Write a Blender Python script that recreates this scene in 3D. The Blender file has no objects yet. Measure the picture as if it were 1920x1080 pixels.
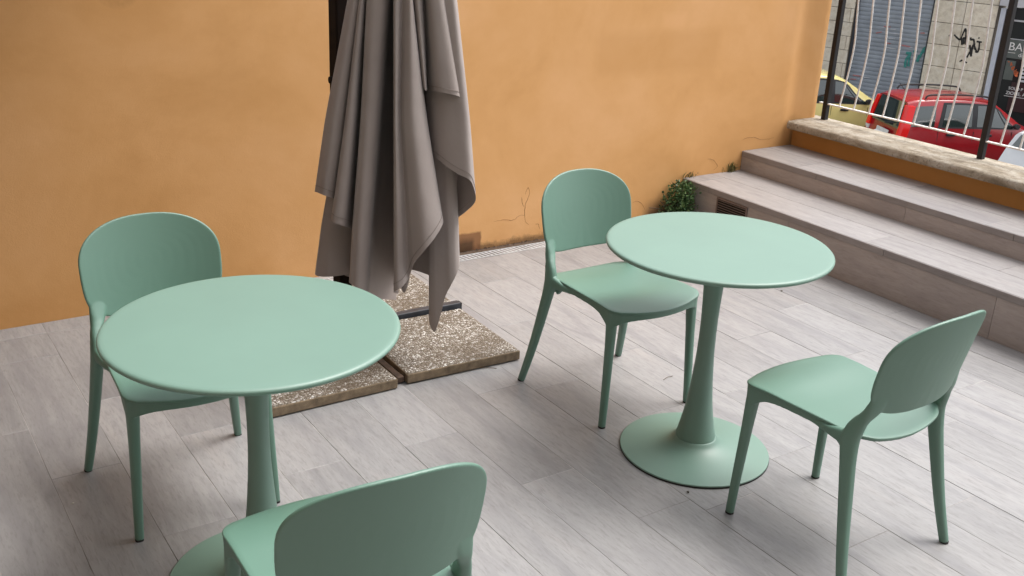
import bpy, bmesh, math, random
from mathutils import Vector, Matrix, noise
random.seed(7)
scene = bpy.context.scene
col = scene.collection
# ------------------------------------------------------------------ camera
RT = Vector((0.82524303, -0.56477777, 0.0))      # level direction to the right of the view
FW = Vector((0.56477777, 0.82524303, 0.0))       # level direction of the view
PITCH, ROLL, FPX, CH = 0.3662, 0.0485, 1942.5, 1.7545
UPC = Vector((0, 0, 1)) * math.cos(PITCH) + FW * math.sin(PITCH)
FWC = FW * math.cos(PITCH) - Vector((0, 0, 1)) * math.sin(PITCH)
CX = RT * math.cos(ROLL) + UPC * math.sin(ROLL)
CY = UPC * math.cos(ROLL) - RT * math.sin(ROLL)
CZ = -FWC
cd = bpy.data.cameras.new('camera'); cam = bpy.data.objects.new('camera', cd); col.objects.link(cam)
m3 = Matrix((CX, CY, CZ)).transposed()
cam.matrix_world = Matrix.Translation((0, 0, CH)) @ m3.to_4x4()
cd.sensor_width = 36; cd.lens = FPX / 1920 * 36; cd.clip_start = 0.05; cd.clip_end = 400
scene.camera = cam
# ------------------------------------------------------------------ light
world = bpy.data.worlds.new('World'); scene.world = world; world.use_nodes = True
nt = world.node_tree; nt.nodes.clear()
SUN_EL, SUN_AZ = math.radians(62), math.radians(105)     # azimuth clockwise from +Y
sky = nt.nodes.new('ShaderNodeTexSky'); sky.sky_type = 'NISHITA'; sky.sun_disc = False
sky.sun_elevation = SUN_EL; sky.sun_rotation = SUN_AZ; sky.air_density = 1.0; sky.dust_density = 4.0; sky.ozone_density = 1.0
hs = nt.nodes.new('ShaderNodeHueSaturation'); hs.inputs['Saturation'].default_value = 0.22
bg = nt.nodes.new('ShaderNodeBackground'); bg.inputs['Strength'].default_value = 0.15
wo = nt.nodes.new('ShaderNodeOutputWorld')
nt.links.new(sky.outputs[0], hs.inputs['Color']); nt.links.new(hs.outputs[0], bg.inputs['Color']); nt.links.new(bg.outputs[0], wo.inputs['Surface'])
sl = bpy.data.lights.new('sun', 'SUN'); sl.energy = 0.85; sl.angle = math.radians(28); sl.color = (1.0, 0.96, 0.9)
sun = bpy.data.objects.new('sun', sl); col.objects.link(sun)
sd = Vector((math.sin(SUN_AZ) * math.cos(SUN_EL), math.cos(SUN_AZ) * math.cos(SUN_EL), math.sin(SUN_EL)))
sun.rotation_euler = (-sd).to_track_quat('-Z', 'Y').to_euler(); sun.location = (8, 2, 9)
scene.view_settings.view_transform = 'Standard'; scene.view_settings.look = 'None'
scene.view_settings.exposure = 1.22; scene.view_settings.gamma = 1.0

# ------------------------------------------------------------------ helpers
def at(u, v, D):
    """point seen at photo pixel (u, v), D metres ahead measured level"""
    d = FWC + CX * ((u - 960) / FPX) - CY * ((v - 540) / FPX)
    return Vector((0, 0, CH)) + d * (D / d.dot(FW))

class NT:
    def __init__(s, name):
        s.m = bpy.data.materials.new(name); s.m.use_nodes = True
        s.t = s.m.node_tree; s.t.nodes.clear()
        s.out = s.n('ShaderNodeOutputMaterial'); s.b = s.n('ShaderNodeBsdfPrincipled')
        s.l(s.b.outputs[0], s.out.inputs['Surface'])
    def n(s, ty, **kw):
        x = s.t.nodes.new(ty)
        for k, v in kw.items(): setattr(x, k, v)
        return x
    def l(s, a, b): s.t.links.new(a, b)
    def coord(s, scale=(1, 1, 1), kind='Object'):
        tc = s.n('ShaderNodeTexCoord'); mp = s.n('ShaderNodeMapping'); mp.inputs['Scale'].default_value = scale
        s.l(tc.outputs[kind], mp.inputs['Vector']); return mp.outputs[0]
    def noise(s, vec, scale, detail=4, rough=.55, dist=0):
        x = s.n('ShaderNodeTexNoise'); x.inputs['Scale'].default_value = scale; x.inputs['Detail'].default_value = detail
        x.inputs['Roughness'].default_value = rough; x.inputs['Distortion'].default_value = dist
        if vec is not None: s.l(vec, x.inputs['Vector'])
        return x.outputs['Fac']
    def ramp(s, fac, stops):
        r = s.n('ShaderNodeValToRGB'); e = r.color_ramp.elements
        while len(e) < len(stops): e.new(0.5)
        for i, (p, c) in enumerate(stops): e[i].position = p; e[i].color = (c if len(c) == 4 else (*c, 1))
        s.l(fac, r.inputs[0]); return r.outputs[0]
    def mix(s, fac, a, b, mode='MIX'):
        x = s.n('ShaderNodeMix', data_type='RGBA', blend_type=mode)
        for sock, v in ((x.inputs[0], fac), (x.inputs[6], a), (x.inputs[7], b)):
            if isinstance(v, (int, float)): sock.default_value = v
            elif isinstance(v, tuple): sock.default_value = (*v[:3], 1)
            else: s.l(v, sock)
        return x.outputs[2]
    def math(s, op, a, b=0.0, c=None, clamp=False):
        x = s.n('ShaderNodeMath', operation=op); x.use_clamp = clamp
        for i, v in enumerate((a, b, c)):
            if v is None: continue
            if isinstance(v, (int, float)): x.inputs[i].default_value = v
            else: s.l(v, x.inputs[i])
        return x.outputs[0]
    def bump(s, h, strength=.3, dist=.01):
        x = s.n('ShaderNodeBump'); x.inputs['Strength'].default_value = strength; x.inputs['Distance'].default_value = dist
        s.l(h, x.inputs['Height']); s.l(x.outputs[0], s.b.inputs['Normal'])
    def base(s, c):
        if isinstance(c, tuple): s.b.inputs['Base Color'].default_value = (*c[:3], 1)
        else: s.l(c, s.b.inputs['Base Color'])
    def rough(s, r):
        if isinstance(r, (int, float)): s.b.inputs['Roughness'].default_value = r
        else: s.l(r, s.b.inputs['Roughness'])

def simple(name, c, rough=.5, var=.12, scale=12, metallic=0, bump=0, spec=None):
    m = NT(name); v = m.coord(); f = m.noise(v, scale, 5)
    lo = tuple(x * (1 - var) for x in c); hi = tuple(min(1, x * (1 + var)) for x in c)
    m.base(m.ramp(f, [(.3, lo), (.7, hi)])); m.rough(rough); m.b.inputs['Metallic'].default_value = metallic
    if spec is not None: m.b.inputs['Specular IOR Level'].default_value = spec
    if bump: m.bump(m.noise(v, scale * 12, 3), bump, .003)
    return m.m

class MB:
    """collects faces, then links them as ONE mesh object"""
    def __init__(s): s.v = []; s.f = []; s.a = []
    def add(s, vs, fs, a=0.5):
        o = len(s.v); s.v += [tuple(x) for x in vs]
        for f in fs: s.f.append([i + o for i in f]); s.a.append(a)
    def box(s, lo, hi, M=None, a=.5):
        x0, y0, z0 = lo; x1, y1, z1 = hi
        vs = [Vector(p) for p in ((x0,y0,z0),(x1,y0,z0),(x1,y1,z0),(x0,y1,z0),(x0,y0,z1),(x1,y0,z1),(x1,y1,z1),(x0,y1,z1))]
        if M: vs = [M @ p for p in vs]
        s.add(vs, [(0,3,2,1),(4,5,6,7),(0,1,5,4),(1,2,6,5),(2,3,7,6),(3,0,4,7)], a)
    def loft(s, rings, closed=True, caps=True, a=.5):
        n = len(rings[0]); vs = [p for r in rings for p in r]; fs = []
        for i in range(len(rings) - 1):
            for j in range(n if closed else n - 1):
                k = (j + 1) % n; fs.append((i*n+j, i*n+k, (i+1)*n+k, (i+1)*n+j))
        if caps and closed:
            fs.append(tuple(range(n))[::-1]); fs.append(tuple((len(rings)-1)*n + j for j in range(n)))
        s.add(vs, fs, a)
    def lathe(s, prof, n=64, c=(0,0,0)):
        rings = [[(c[0]+r*math.cos(2*math.pi*j/n), c[1]+r*math.sin(2*math.pi*j/n), c[2]+z) for j in range(n)] for r, z in prof]
        s.loft(rings)
    def tube(s, pts, rad, n=10, flat=1.0):
        pts = [Vector(p) for p in pts]; rings = []
        if not hasattr(rad, '__len__'): rad = [rad] * len(pts)
        up = None
        for i, p in enumerate(pts):
            t = (pts[min(i+1, len(pts)-1)] - pts[max(i-1, 0)]).normalized()
            if up is None: up = Vector((0,0,1)) if abs(t.z) < .9 else Vector((0,1,0))
            sd = t.cross(up).normalized(); up = sd.cross(t).normalized()
            rings.append([p + sd*math.cos(2*math.pi*j/n)*rad[i] + up*math.sin(2*math.pi*j/n)*rad[i]*flat for j in range(n)])
        s.loft(rings)
    def build(s, name, mat, parent=None, smooth=None, bevel=0, loc=None, rnd=False, seg=2):
        me = bpy.data.meshes.new(name); me.from_pydata(s.v, [], s.f); me.update()
        bm = bmesh.new(); bm.from_mesh(me); bmesh.ops.recalc_face_normals(bm, faces=bm.faces); bm.to_mesh(me); bm.free()
        if rnd:
            at_ = me.attributes.new('rnd', 'FLOAT', 'FACE')
            for i, x in enumerate(s.a): at_.data[i].value = x
        if smooth is not None:
            me.shade_smooth(); me.set_sharp_from_angle(angle=math.radians(smooth))
        me.materials.append(mat)
        o = bpy.data.objects.new(name, me); col.objects.link(o)
        if parent: o.parent = parent
        if loc: o.location = loc
        if bevel:
            b = o.modifiers.new('bevel', 'BEVEL'); b.width = bevel; b.segments = seg; b.limit_method = 'ANGLE'; b.angle_limit = math.radians(40); b.harden_normals = False
        return o

def tag(o, label=None, cat=None, group=None, kind=None):
    for k, v in (('label', label), ('category', cat), ('group', group), ('kind', kind)):
        if v: o[k] = v
    return o
def empty(name, loc=(0,0,0), rz=0, **kw):
    o = bpy.data.objects.new(name, None); col.objects.link(o); o.location = loc; o.rotation_euler = (0,0,rz); o.empty_display_size = .2
    return tag(o, **kw)
def copy_tree(o, parent=None):
    c = o.copy(); col.objects.link(c); c.parent = parent
    for ch in [x for x in col.objects if x.parent == o]: copy_tree(ch, c)
    return c
def lerp(a, b, t): return a + (b - a) * t
def interp(xs, ys, x):
    if x <= xs[0]: return ys[0]
    for i in range(len(xs) - 1):
        if x <= xs[i+1]: return lerp(ys[i], ys[i+1], (x - xs[i]) / (xs[i+1] - xs[i]))
    return ys[-1]
def sstep(a, b, x):
    t = max(0, min(1, (x - a) / (b - a))); return t*t*(3-2*t)
def catmull(P, n):
    """smooth curve through tuples"""
    out = []
    for i in range(len(P) - 1):
        p0 = P[max(i-1, 0)]; p1 = P[i]; p2 = P[i+1]; p3 = P[min(i+2, len(P)-1)]
        for k in range(n):
            t = k / n
            out.append(tuple(.5*((2*b) + (-a+c)*t + (2*a-5*b+4*c-d)*t*t + (-a+3*b-3*c+d)*t**3) for a, b, c, d in zip(p0, p1, p2, p3)))
    out.append(tuple(P[-1])); return out

# ------------------------------------------------------------------ materials
def wood_tile(name, tint, warm=0, grain=1.0):
    m = NT(name)
    at_ = m.n('ShaderNodeAttribute'); at_.attribute_name = 'rnd'; r = at_.outputs['Fac']
    tc = m.n('ShaderNodeTexCoord'); sp = m.n('ShaderNodeSeparateXYZ'); m.l(tc.outputs['Object'], sp.inputs[0])
    cb = m.n('ShaderNodeCombineXYZ')
    m.l(m.math('ADD', sp.outputs[0], m.math('MULTIPLY', r, 37.0)), cb.inputs[0])
    m.l(m.math('ADD', m.math('MULTIPLY', sp.outputs[1], .16), m.math('MULTIPLY', r, 11.0)), cb.inputs[1]); m.l(sp.outputs[2], cb.inputs[2])
    v = cb.outputs[0]
    g1 = m.noise(v, 34, 7, .68, .5); g0 = m.noise(v, 120, 4, .7, .3); g2 = m.noise(v, 9, 4, .6, .8); g3 = m.noise(m.coord(), 1.3, 3)
    c = tint
    sc = lambda k: tuple(min(1, x*k) for x in c)
    base = m.ramp(g1, [(.22, sc(.66)), (.42, sc(.93)), (.6, sc(1.04)), (.8, sc(1.16))])
    base = m.mix(m.math('MULTIPLY', m.ramp(g2, [(.50, (0,0,0)), (.68, (1,1,1))]), .62*grain), base, (c[0]*.66, c[1]*.66, c[2]*.70))
    base = m.mix(m.math('MULTIPLY', m.ramp(g2, [(.26, (1,1,1)), (.42, (0,0,0))]), .4), base, (min(1,c[0]*1.16), c[1]*1.08, c[2]*1.03))
    base = m.mix(m.math('MULTIPLY', m.ramp(g0, [(.50, (0,0,0)), (.68, (1,1,1))]), .62*grain), base, (c[0]*.62, c[1]*.60, c[2]*.60))
    val = m.n('ShaderNodeHueSaturation'); m.l(m.math('MULTIPLY_ADD', r, .22, .89), val.inputs['Value']); m.l(base, val.inputs['Color'])
    # scuffs
    sc2 = m.ramp(m.noise(m.coord((1, .35, 1)), 22, 5, .7, 1), [(.66, (0,0,0)), (.74, (1,1,1))])
    base = m.mix(m.math('MULTIPLY', sc2, .3), val.outputs[0], (c[0]*.5, c[1]*.48, c[2]*.48))
    # small dark knots and specks
    vo = m.n('ShaderNodeTexVoronoi'); vo.inputs['Scale'].default_value = 5.5; m.l(m.coord((1, .55, 1)), vo.inputs['Vector'])
    kn = m.ramp(vo.outputs['Distance'], [(.03, (1,1,1)), (.09, (0,0,0))])
    kn = m.math('MULTIPLY', kn, m.ramp(m.noise(m.coord(), 2.1, 2), [(.52, (0,0,0)), (.6, (1,1,1))]))
    base = m.mix(m.math('MULTIPLY', kn, .42), base, (c[0]*.5, c[1]*.47, c[2]*.47))
    base = m.mix(m.math('MULTIPLY', m.ramp(g3, [(.35, (1,1,1)), (.65, (0,0,0))]), .12), base, (c[0]*.8, c[1]*.78, c[2]*.75))
    m.base(base); m.rough(m.ramp(g1, [(.3, (.5,)*3), (.7, (.38,)*3)])); m.bump(g1, .12, .003)
    return m.m
M_tile = wood_tile('wood_look_tile', (.280, .275, .276))
M_tread = wood_tile('tread_tile', (.31, .292, .287), grain=.8)
M_riser = wood_tile('riser_tile', (.36, .315, .295), grain=.7)
M_nose = wood_tile('nosing_tile', (.26, .235, .228), grain=.5)
def grout():
    m = NT('grout'); f = m.noise(m.coord(), 2.5, 3)
    m.base(m.ramp(f, [(.33, (.10, .09, .08)), (.43, (.22, .205, .195)), (.56, (.36, .34, .325)), (.66, (.60, .57, .54))])); m.rough(.9); return m.m
M_grout = grout()
def plaster(name, c, worn=True):
    m = NT(name); v = m.coord()
    n1 = m.noise(v, 1.1, 5, .6, .4); n2 = m.noise(v, 5, 5, .6); n3 = m.noise(v, 160, 5, .75)
    s = lambda a, b, d: (c[0]*a, c[1]*b, c[2]*d)
    b = m.ramp(n1, [(.3, s(.84, .80, .70)), (.5, s(1, 1, 1)), (.68, s(1.08, 1.12, 1.26))])
    b = m.mix(m.math('MULTIPLY', m.ramp(n2, [(.45, (0,0,0)), (.75, (1,1,1))]), .3), b, s(.9, .86, .74))
    if worn:
        tc = m.n('ShaderNodeTexCoord'); sp = m.n('ShaderNodeSeparateXYZ'); m.l(tc.outputs['Object'], sp.inputs[0])
        X, Z = sp.outputs[0], sp.outputs[2]
        def band(a, b_, q, w=.012):
            return m.math('MULTIPLY', m.math('MULTIPLY', m.math('SUBTRACT', q, a - w), 1/(2*w), clamp=True), m.math('MULTIPLY', m.math('SUBTRACT', b_ + w, q), 1/(2*w), clamp=True))
        def rect(x0, x1, z0, z1, w=.012): return m.math('MULTIPLY', band(x0, x1, X, w), band(z0, z1, Z, w))
        b = m.mix(m.math('MULTIPLY', rect(3.42, 4.3, .86, 1.08, .03), .28), b, s(.8, .76, .66))       # repainted patch
        b = m.mix(m.math('MULTIPLY', rect(3.86, 4.02, 1.09, 1.17, .02), .35), b, s(1.15, 1.2, 1.4))
        n4 = m.noise(v, 24, 5, .7); n5 = m.noise(v, 7, 4, .7)
        up = m.math('SUBTRACT', 1.0, m.math('MULTIPLY', Z, 14.0), clamp=True)                            # dirt splashed up from the ground
        d = m.math('MULTIPLY', m.ramp(m.math('ADD', m.math('MULTIPLY', up, .75), m.math('MULTIPLY', n4, .75)), [(.72, (0,0,0)), (1.0, (1,1,1))]), m.math('MULTIPLY', m.math('SUBTRACT', X, 2.2), 3, clamp=True))
        b = m.mix(m.math('MULTIPLY', d, .85), b, (.10, .07, .045))
        up2 = m.math('SUBTRACT', 1.0, m.math('MULTIPLY', Z, 3.5), clamp=True)
        b = m.mix(m.math('MULTIPLY', m.ramp(m.math('MULTIPLY', up2, m.math('MULTIPLY', n5, 1.8)), [(.35, (0,0,0)), (.9, (1,1,1))]), .28), b, s(.78, .68, .5))
        # brown bare patch low on the wall
        xx = m.math('ADD', X, m.math('MULTIPLY', m.math('SUBTRACT', n4, .5), .02))
        zz = m.math('ADD', Z, m.math('MULTIPLY', m.math('SUBTRACT', n4, .5), .02))
        pt = m.math('MULTIPLY', band(2.3, 2.745, xx, .004), band(-.1, .098, zz, .006))
        b = m.mix(m.math('MULTIPLY', pt, .8), b, (.20, .09, .045))
        pt2 = m.math('MULTIPLY', band(2.3, 2.70, xx, .01), band(-.1, .062, zz, .02))
        b = m.mix(m.math('MULTIPLY', pt2, .75), b, (.06, .035, .02))
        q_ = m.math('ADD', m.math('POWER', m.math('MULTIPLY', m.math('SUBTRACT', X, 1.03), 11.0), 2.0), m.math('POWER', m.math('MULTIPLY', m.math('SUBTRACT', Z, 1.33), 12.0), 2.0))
        b = m.mix(m.math('MULTIPLY', m.math('MULTIPLY', m.math('SUBTRACT', 1.0, q_, clamp=True), m.ramp(n5, [(.35, (0,0,0)), (.6, (1,1,1))])), .7), b, (.22, .11, .03))    # irregular brown blotch near the top left
        # dark brown patch low in the corner beside the step
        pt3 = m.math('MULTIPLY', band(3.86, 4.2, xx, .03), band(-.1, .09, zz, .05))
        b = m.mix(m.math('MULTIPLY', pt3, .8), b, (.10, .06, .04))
    m.base(b); m.rough(.88); m.b.inputs['Specular IOR Level'].default_value = .25
    h = m.math('ADD', m.math('MULTIPLY', n3, .35), m.math('MULTIPLY', n2, 1.0)); m.bump(h, .2, .010)
    return m.m
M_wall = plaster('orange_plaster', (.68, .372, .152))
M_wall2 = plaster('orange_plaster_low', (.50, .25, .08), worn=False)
def green_paint(name, c, rough):
    m = NT(name); v = m.coord(); f = m.noise(v, 3, 3)
    b = m.ramp(f, [(.3, tuple(x*.96 for x in c)), (.7, tuple(x*1.04 for x in c))])
    du = m.math('MULTIPLY', m.ramp(m.noise(v, 150, 5, .8), [(.60, (0,0,0)), (.72, (1,1,1))]), m.ramp(m.noise(v, 7, 4, .7), [(.45, (0,0,0)), (.65, (1,1,1))]))
    b = m.mix(m.math('MULTIPLY', du, .28), b, (.34, .36, .32))                     # dust specks
    sc_ = m.ramp(m.noise(m.coord((1, .12, 1)), 60, 4, .75, .6), [(.70, (0,0,0)), (.76, (1,1,1))])
    b = m.mix(m.math('MULTIPLY', sc_, .14), b, (.30, .36, .33)); m.base(b)         # rub marks; m.rough(m.ramp(m.noise(v, 14, 4), [(.3, (rough-.01,)*3), (.7, (rough+.02,)*3)]))
    m.bump(m.noise(v, 900, 2), .05, .0006); m.b.inputs['IOR'].default_value = 1.75; return m.m
M_chair = green_paint('sage_plastic', (.100, .204, .155), .44)
M_table = green_paint('sage_powder_coat', (.138, .242, .195), .38)
M_rubber = simple('black_rubber', (.02, .02, .02), .7)
def stone_led():
    m = NT('travertine'); v = m.coord((1, .5, 1)); n = m.noise(v, 14, 6, .7, .4); n2 = m.noise(m.coord(), 60, 4, .7); n3 = m.noise(m.coord(), 3, 3)
    b = m.ramp(n, [(.3, (.13, .10, .065)), (.43, (.26, .215, .155)), (.55, (.37, .325, .26)), (.72, (.46, .425, .37))])
    b = m.mix(m.math('MULTIPLY', m.ramp(n2, [(.54, (0,0,0)), (.64, (1,1,1))]), .7), b, (.15, .12, .085))
    b = m.mix(m.math('MULTIPLY', m.ramp(n3, [(.5, (0,0,0)), (.7, (1,1,1))]), .35), b, (.3, .27, .22))
    m.base(b); m.rough(.8); m.bump(m.math('ADD', n, n2), .6, .006); return m.m
M_ledge = stone_led()
def gravel():
    m = NT('washed_gravel_concrete'); v = m.coord()
    vo = m.n('ShaderNodeTexVoronoi'); vo.inputs['Scale'].default_value = 95; m.l(v, vo.inputs['Vector'])
    ve = m.n('ShaderNodeTexVoronoi', feature='DISTANCE_TO_EDGE'); ve.inputs['Scale'].default_value = 95; m.l(v, ve.inputs['Vector'])
    sp = m.n('ShaderNodeSeparateColor'); m.l(vo.outputs['Color'], sp.inputs[0])
    st = m.ramp(sp.outputs[0], [(0, (.13, .10, .075)), (.35, (.27, .235, .195)), (.65, (.40, .37, .325)), (1, (.62, .60, .57))])
    edge = m.ramp(ve.outputs['Distance'], [(.05, (0,0,0)), (.16, (1,1,1))])
    b = m.mix(edge, (.10, .075, .05), st)
    # moss and rust stain shapes
    w = m.noise(v, 4.5, 5, .65, .3)
    b = m.mix(m.math('MULTIPLY', m.ramp(w, [(.45, (0,0,0)), (.64, (1,1,1))]), .6), b, (.10, .07, .042))
    m.base(b); m.rough(.75); m.bump(ve.outputs['Distance'], .9, .008); return m.m
M_gravel = gravel()
M_slabside = simple('slab_edge_concrete', (.19, .14, .09), .9, .35, 30, bump=.5)
M_rust = simple('rusty_brown_metal', (.06, .035, .022), .75, .5, 30)
M_darkmetal = simple('dark_blue_grey_metal', (.035, .04, .05), .4, .2, 20)
M_pole = simple('dark_brown_metal', (.014, .009, .007), .85, .2, 8, spec=.15)
def fabric():
    m = NT('taupe_canopy_fabric'); v = m.coord(); n = m.noise(v, 2.2, 4); w = m.noise(m.coord((1, 1, .02)), 700, 2)
    m.base(m.ramp(n, [(.3, (.30, .252, .235)), (.7, (.35, .30, .28))])); m.rough(.82)
    m.b.inputs['Sheen Weight'].default_value = .15
    wr = m.noise(v, 9, 4, .55); m.bump(m.math('ADD', m.math('MULTIPLY', w, .04), wr), .22, .02); return m.m
M_fabric = fabric()
M_black = simple('black_iron', (.008, .007, .008), .6, .3, 25)
M_white = simple('white_painted_iron', (.74, .71, .68), .55, .14, 40)
M_drain = simple('grey_plastic_grate', (.42, .43, .44), .55, .15, 20)
M_hole = simple('dark_void', (.018, .016, .014), .9)
M_vent = simple('brown_vent_metal', (.17, .125, .11), .5, .1, 20)

# ------------------------------------------------------------------ terrace: floor of wood look tiles
def plank_rows(mb, x0, x1, y0, y1, z0, z1, gap, edges, offs, L, rot=None):
    for k, (a, b) in enumerate(edges):
        a2, b2 = max(a, x0), min(b, x1)
        if b2 - a2 < .01: continue
        o = offs(k); j0 = math.floor((y0 - o) / L)
        y = o + j0 * L
        while y < y1:
            c, d = max(y, y0), min(y + L, y1)
            if d - c > .01:
                t = random.uniform(-.0006, .0006)
                g = gap/2
                mb.box((a2+g, c+g, z0), (b2-g, d-g, z1+t), a=random.random())
            y += L
PW = .2082; X0 = .403 - 9*PW
known = {-1: .615, 0: .253, 5: .84, 6: .451, 9: .623, 11: .61, 13: .03, 14: .62, 15: .19, 1: .72, 2: .33, 3: .86, 4: .41, 7: .12, 8: .05, 10: .17, 12: .36, 16: .5}
edges = [(X0 + i*PW, X0 + (i+1)*PW) for i in range(30)]
f = MB()
WALLY = 4.32
plank_rows(f, -1.4, 4.13, -1.6, 4.20, -.02, 0, .0016, edges, lambda k: known.get(k - 9, (k*.39) % .93), .93)
plank_rows(f, -1.4, 1.6, 4.203, WALLY - .001, -.02, 0, .0016, edges, lambda k: known.get(k - 9, (k*.39) % .93), .93)
floor = f.build('floor', M_tile, rnd=True, bevel=.0008, seg=1); tag(floor, kind='structure')
g = MB(); g.box((-1.6, -1.8, -.4), (5.0, 4.6, -.0012)); tag(g.build('floor_bed', M_grout), kind='structure')

# ------------------------------------------------------------------ orange boundary wall (front face modelled as a gently uneven sheet)
def wall_y(x, z):
    return WALLY + .022*math.exp(-((x-5.0)/.055)**2) + .004*noise.noise(Vector((x*1.1, z*1.3, 3))) - .004*math.exp(-((x-4.93)/.05)**2)
wb = MB(); nx, nz = 150, 60; xs = [-1.4 + 6.60*i/nx for i in range(nx+1)]; zs = [-.05 + 1.67*j/nz for j in range(nz+1)]
vs = []; fs = []
for j, z in enumerate(zs):
    row = [(x, wall_y(x, z), z) for x in xs]
    ex = 5.205 + .004*noise.noise(Vector((0, z*4, 9)))
    row[-1] = (ex - .012, WALLY + .001, z); row += [(ex - .003, WALLY + .006, z), (ex, WALLY + .02, z), (ex, WALLY + .35, z)]
    vs += row
n = len(xs) + 3
for j in range(nz):
    for i in range(n-1): fs.append((j*n+i, j*n+i+1, (j+1)*n+i+1, (j+1)*n+i))
base_i = len(vs)
vs += [(-1.4, WALLY+.35, z) for z in zs]
for j in range(nz): fs.append((j*n, (j+1)*n, base_i+j+1, base_i+j)); fs.append((j*n+n-1, base_i+j, base_i+j+1, (j+1)*n+n-1))
fs.append(tuple(nz*n+i for i in range(n)) + (base_i+nz,))
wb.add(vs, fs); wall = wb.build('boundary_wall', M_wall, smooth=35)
tag(wall, 'long orange plastered wall with cracks and dirt behind the tables and closed parasol', 'wall')
def crack(pts, w=.0016):
    P = catmull([(x, z) for x, z in pts], 6); q = []
    for i, (x, z) in enumerate(P):
        x += .0035*noise.noise(Vector((x*60, z*60, 1))); z += .0035*noise.noise(Vector((x*60, z*60, 5)))
        q.append((x, wall_y(x, z) + .0003, z))
    rad = [w*(.45 + .55*math.sin(math.pi*(i+.5)/len(q)))*(.7+.6*random.random()) for i in range(len(q))]
    mb = MB(); mb.tube(q, rad, 5); return mb.build('crack', M_crack, wall)
M_crack = simple('crack_shadow_line', (.36, .18, .07), .95)
def wp(u, v):
    d = FWC + CX*((u-960)/FPX) - CY*((v-540)/FPX); t = WALLY / d.y; p = Vector((0,0,CH)) + d*t; return (p.x, p.z)
for pts in ([(992,355),(990,352),(987,358),(985,365)], [(991,351),(993,360),(990,372),(985,385),(984,400),(985,415),(992,421)],
            [(984,403),(973,405),(962,413),(950,412),(938,413),(926,416)], [(1004,420),(1010,420),(1012,430)], [(978,370),(979,380),(983,388)],
            [(1326,298),(1338,300),(1345,312),(1338,318)], [(1392,262),(1410,257),(1430,262),(1452,258)], [(1186,380),(1196,377),(1205,384),(1209,393)]):
    crack([wp(*p) for p in pts])
# crumbled plaster crumbs along the drain
M_crumb = simple('crumbled_plaster_dirt', (.09, .06, .04), .95, .5, 60)
cr = MB()
for i in range(420):
    x = random.uniform(2.3, 4.1); r = random.uniform(.002, .007)*(1.4 if random.random() < .1 else 1)
    c = Vector((x, WALLY - abs(random.gauss(0, .012)), random.uniform(0, .004)))
    pv = [c + Vector((random.uniform(-1,1), random.uniform(-1,1), random.uniform(.1, 1)))*r for _ in range(5)]
    cr.add(pv, [(0,1,2),(0,2,3),(0,3,4),(1,2,4),(2,3,4)])
tag(cr.build('dirt', M_crumb), 'dark crumbled dirt lying along the foot of the orange wall', 'dirt', kind='stuff')
s = MB(); s.box((2.3, 4.282, -.02), (4.13, WALLY - .001, .0015)); tag(s.build('dirt_strip', M_crumb), kind='structure')

# ------------------------------------------------------------------ steps, parapet, ledge
S1, S2, PX, Z1, Z2, ZL = 4.13, 4.59, 5.01, .234, .352, .462
YA, YB = -1.6, WALLY - .001
st = empty('terrace_steps', (S1, 2, 0), label='two wide low steps clad in grey wood look tiles below the railing', cat='steps')
def rel(mb, o): 
    mb.v = [(x-o.location.x, y-o.location.y, z-o.location.z) for x, y, z in mb.v]; return mb
a = MB(); a.box((S1+.012, YA, -.02), (PX, YB, Z1-.012)); a.box((S2+.012, YA, Z1-.013), (PX, YB, Z2-.012))
rel(a, st).build('core', M_grout, st)
a = MB(); plank_rows(a, S1+.003, S2+.010, YA, YB, Z1-.011, Z1, .0018, [(S1+.003, S1+.232), (S1+.232, S2+.010)], lambda k: (.62, .05)[k], 1.2)
rel(a, st).build('tread', M_tread, st, rnd=True, bevel=.0008, seg=1)
a = MB(); plank_rows(a, S2+.003, PX, YA, YB, Z2-.011, Z2, .0018, [(S2+.003, S2+.225), (S2+.225, PX)], lambda k: (.3, .9)[k], 1.2)
rel(a, st).build('tread', M_tread, st, rnd=True, bevel=.0008, seg=1)
def riser(x, z0, z1, o):
    a = MB(); L = 1.2; y = o - 3*L
    while y < YB:
        c, d = max(y, YA), min(y+L, YB)
        if d - c > .01: a.box((x, c+.0009, z0+.001), (x+.011, d-.0009, z1-.036), a=random.random())
        y += L
    rel(a, st).build('riser', M_riser, st, rnd=True)
    a = MB(); y = o - 3.5*L
    while y < YB:
        c, d = max(y, YA), min(y+L, YB)
        if d - c > .01: a.box((x-.003, c+.0009, z1-.035), (x+.011, d-.0009, z1-.0015), a=random.random())
        y += L
    rel(a, st).build('nosing', M_nose, st, rnd=True, bevel=.001, seg=1)
riser(S1, 0, Z1, 2.30); riser(S2, Z1, Z2, 3.14)
# low orange upstand with travertine ledge
pw = empty('parapet', (PX, 2, Z2), label='low orange parapet with a worn travertine ledge carrying the railing', cat='parapet')
a = MB(); vs = []; fs = []; ys = [YA + (YB-YA)*i/120 for i in range(121)]; zz_ = [-.02, Z2-.02, Z2+.03, .42, ZL-.001]
for y in ys:
    for z in zz_: vs.append((PX + .004*noise.noise(Vector((0, y*2, z*3))), y, z))
k = len(zz_)
for i in range(120):
    for j in range(k-1): fs.append((i*k+j, i*k+j+1, (i+1)*k+j+1, (i+1)*k+j))
a.add(vs, fs); a.box((PX+.02, YA, -3.42), (5.22, YB, ZL-.002)); rel(a, pw).build('upstand', M_wall2, pw, smooth=40)
a = MB(); NY = 300; prof = [(4.945, ZL), (4.938, ZL+.012), (4.940, ZL+.038), (4.950, ZL+.047), (5.10, ZL+.047), (5.262, ZL+.047), (5.27, ZL+.04), (5.27, ZL)]
rings = []
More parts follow.
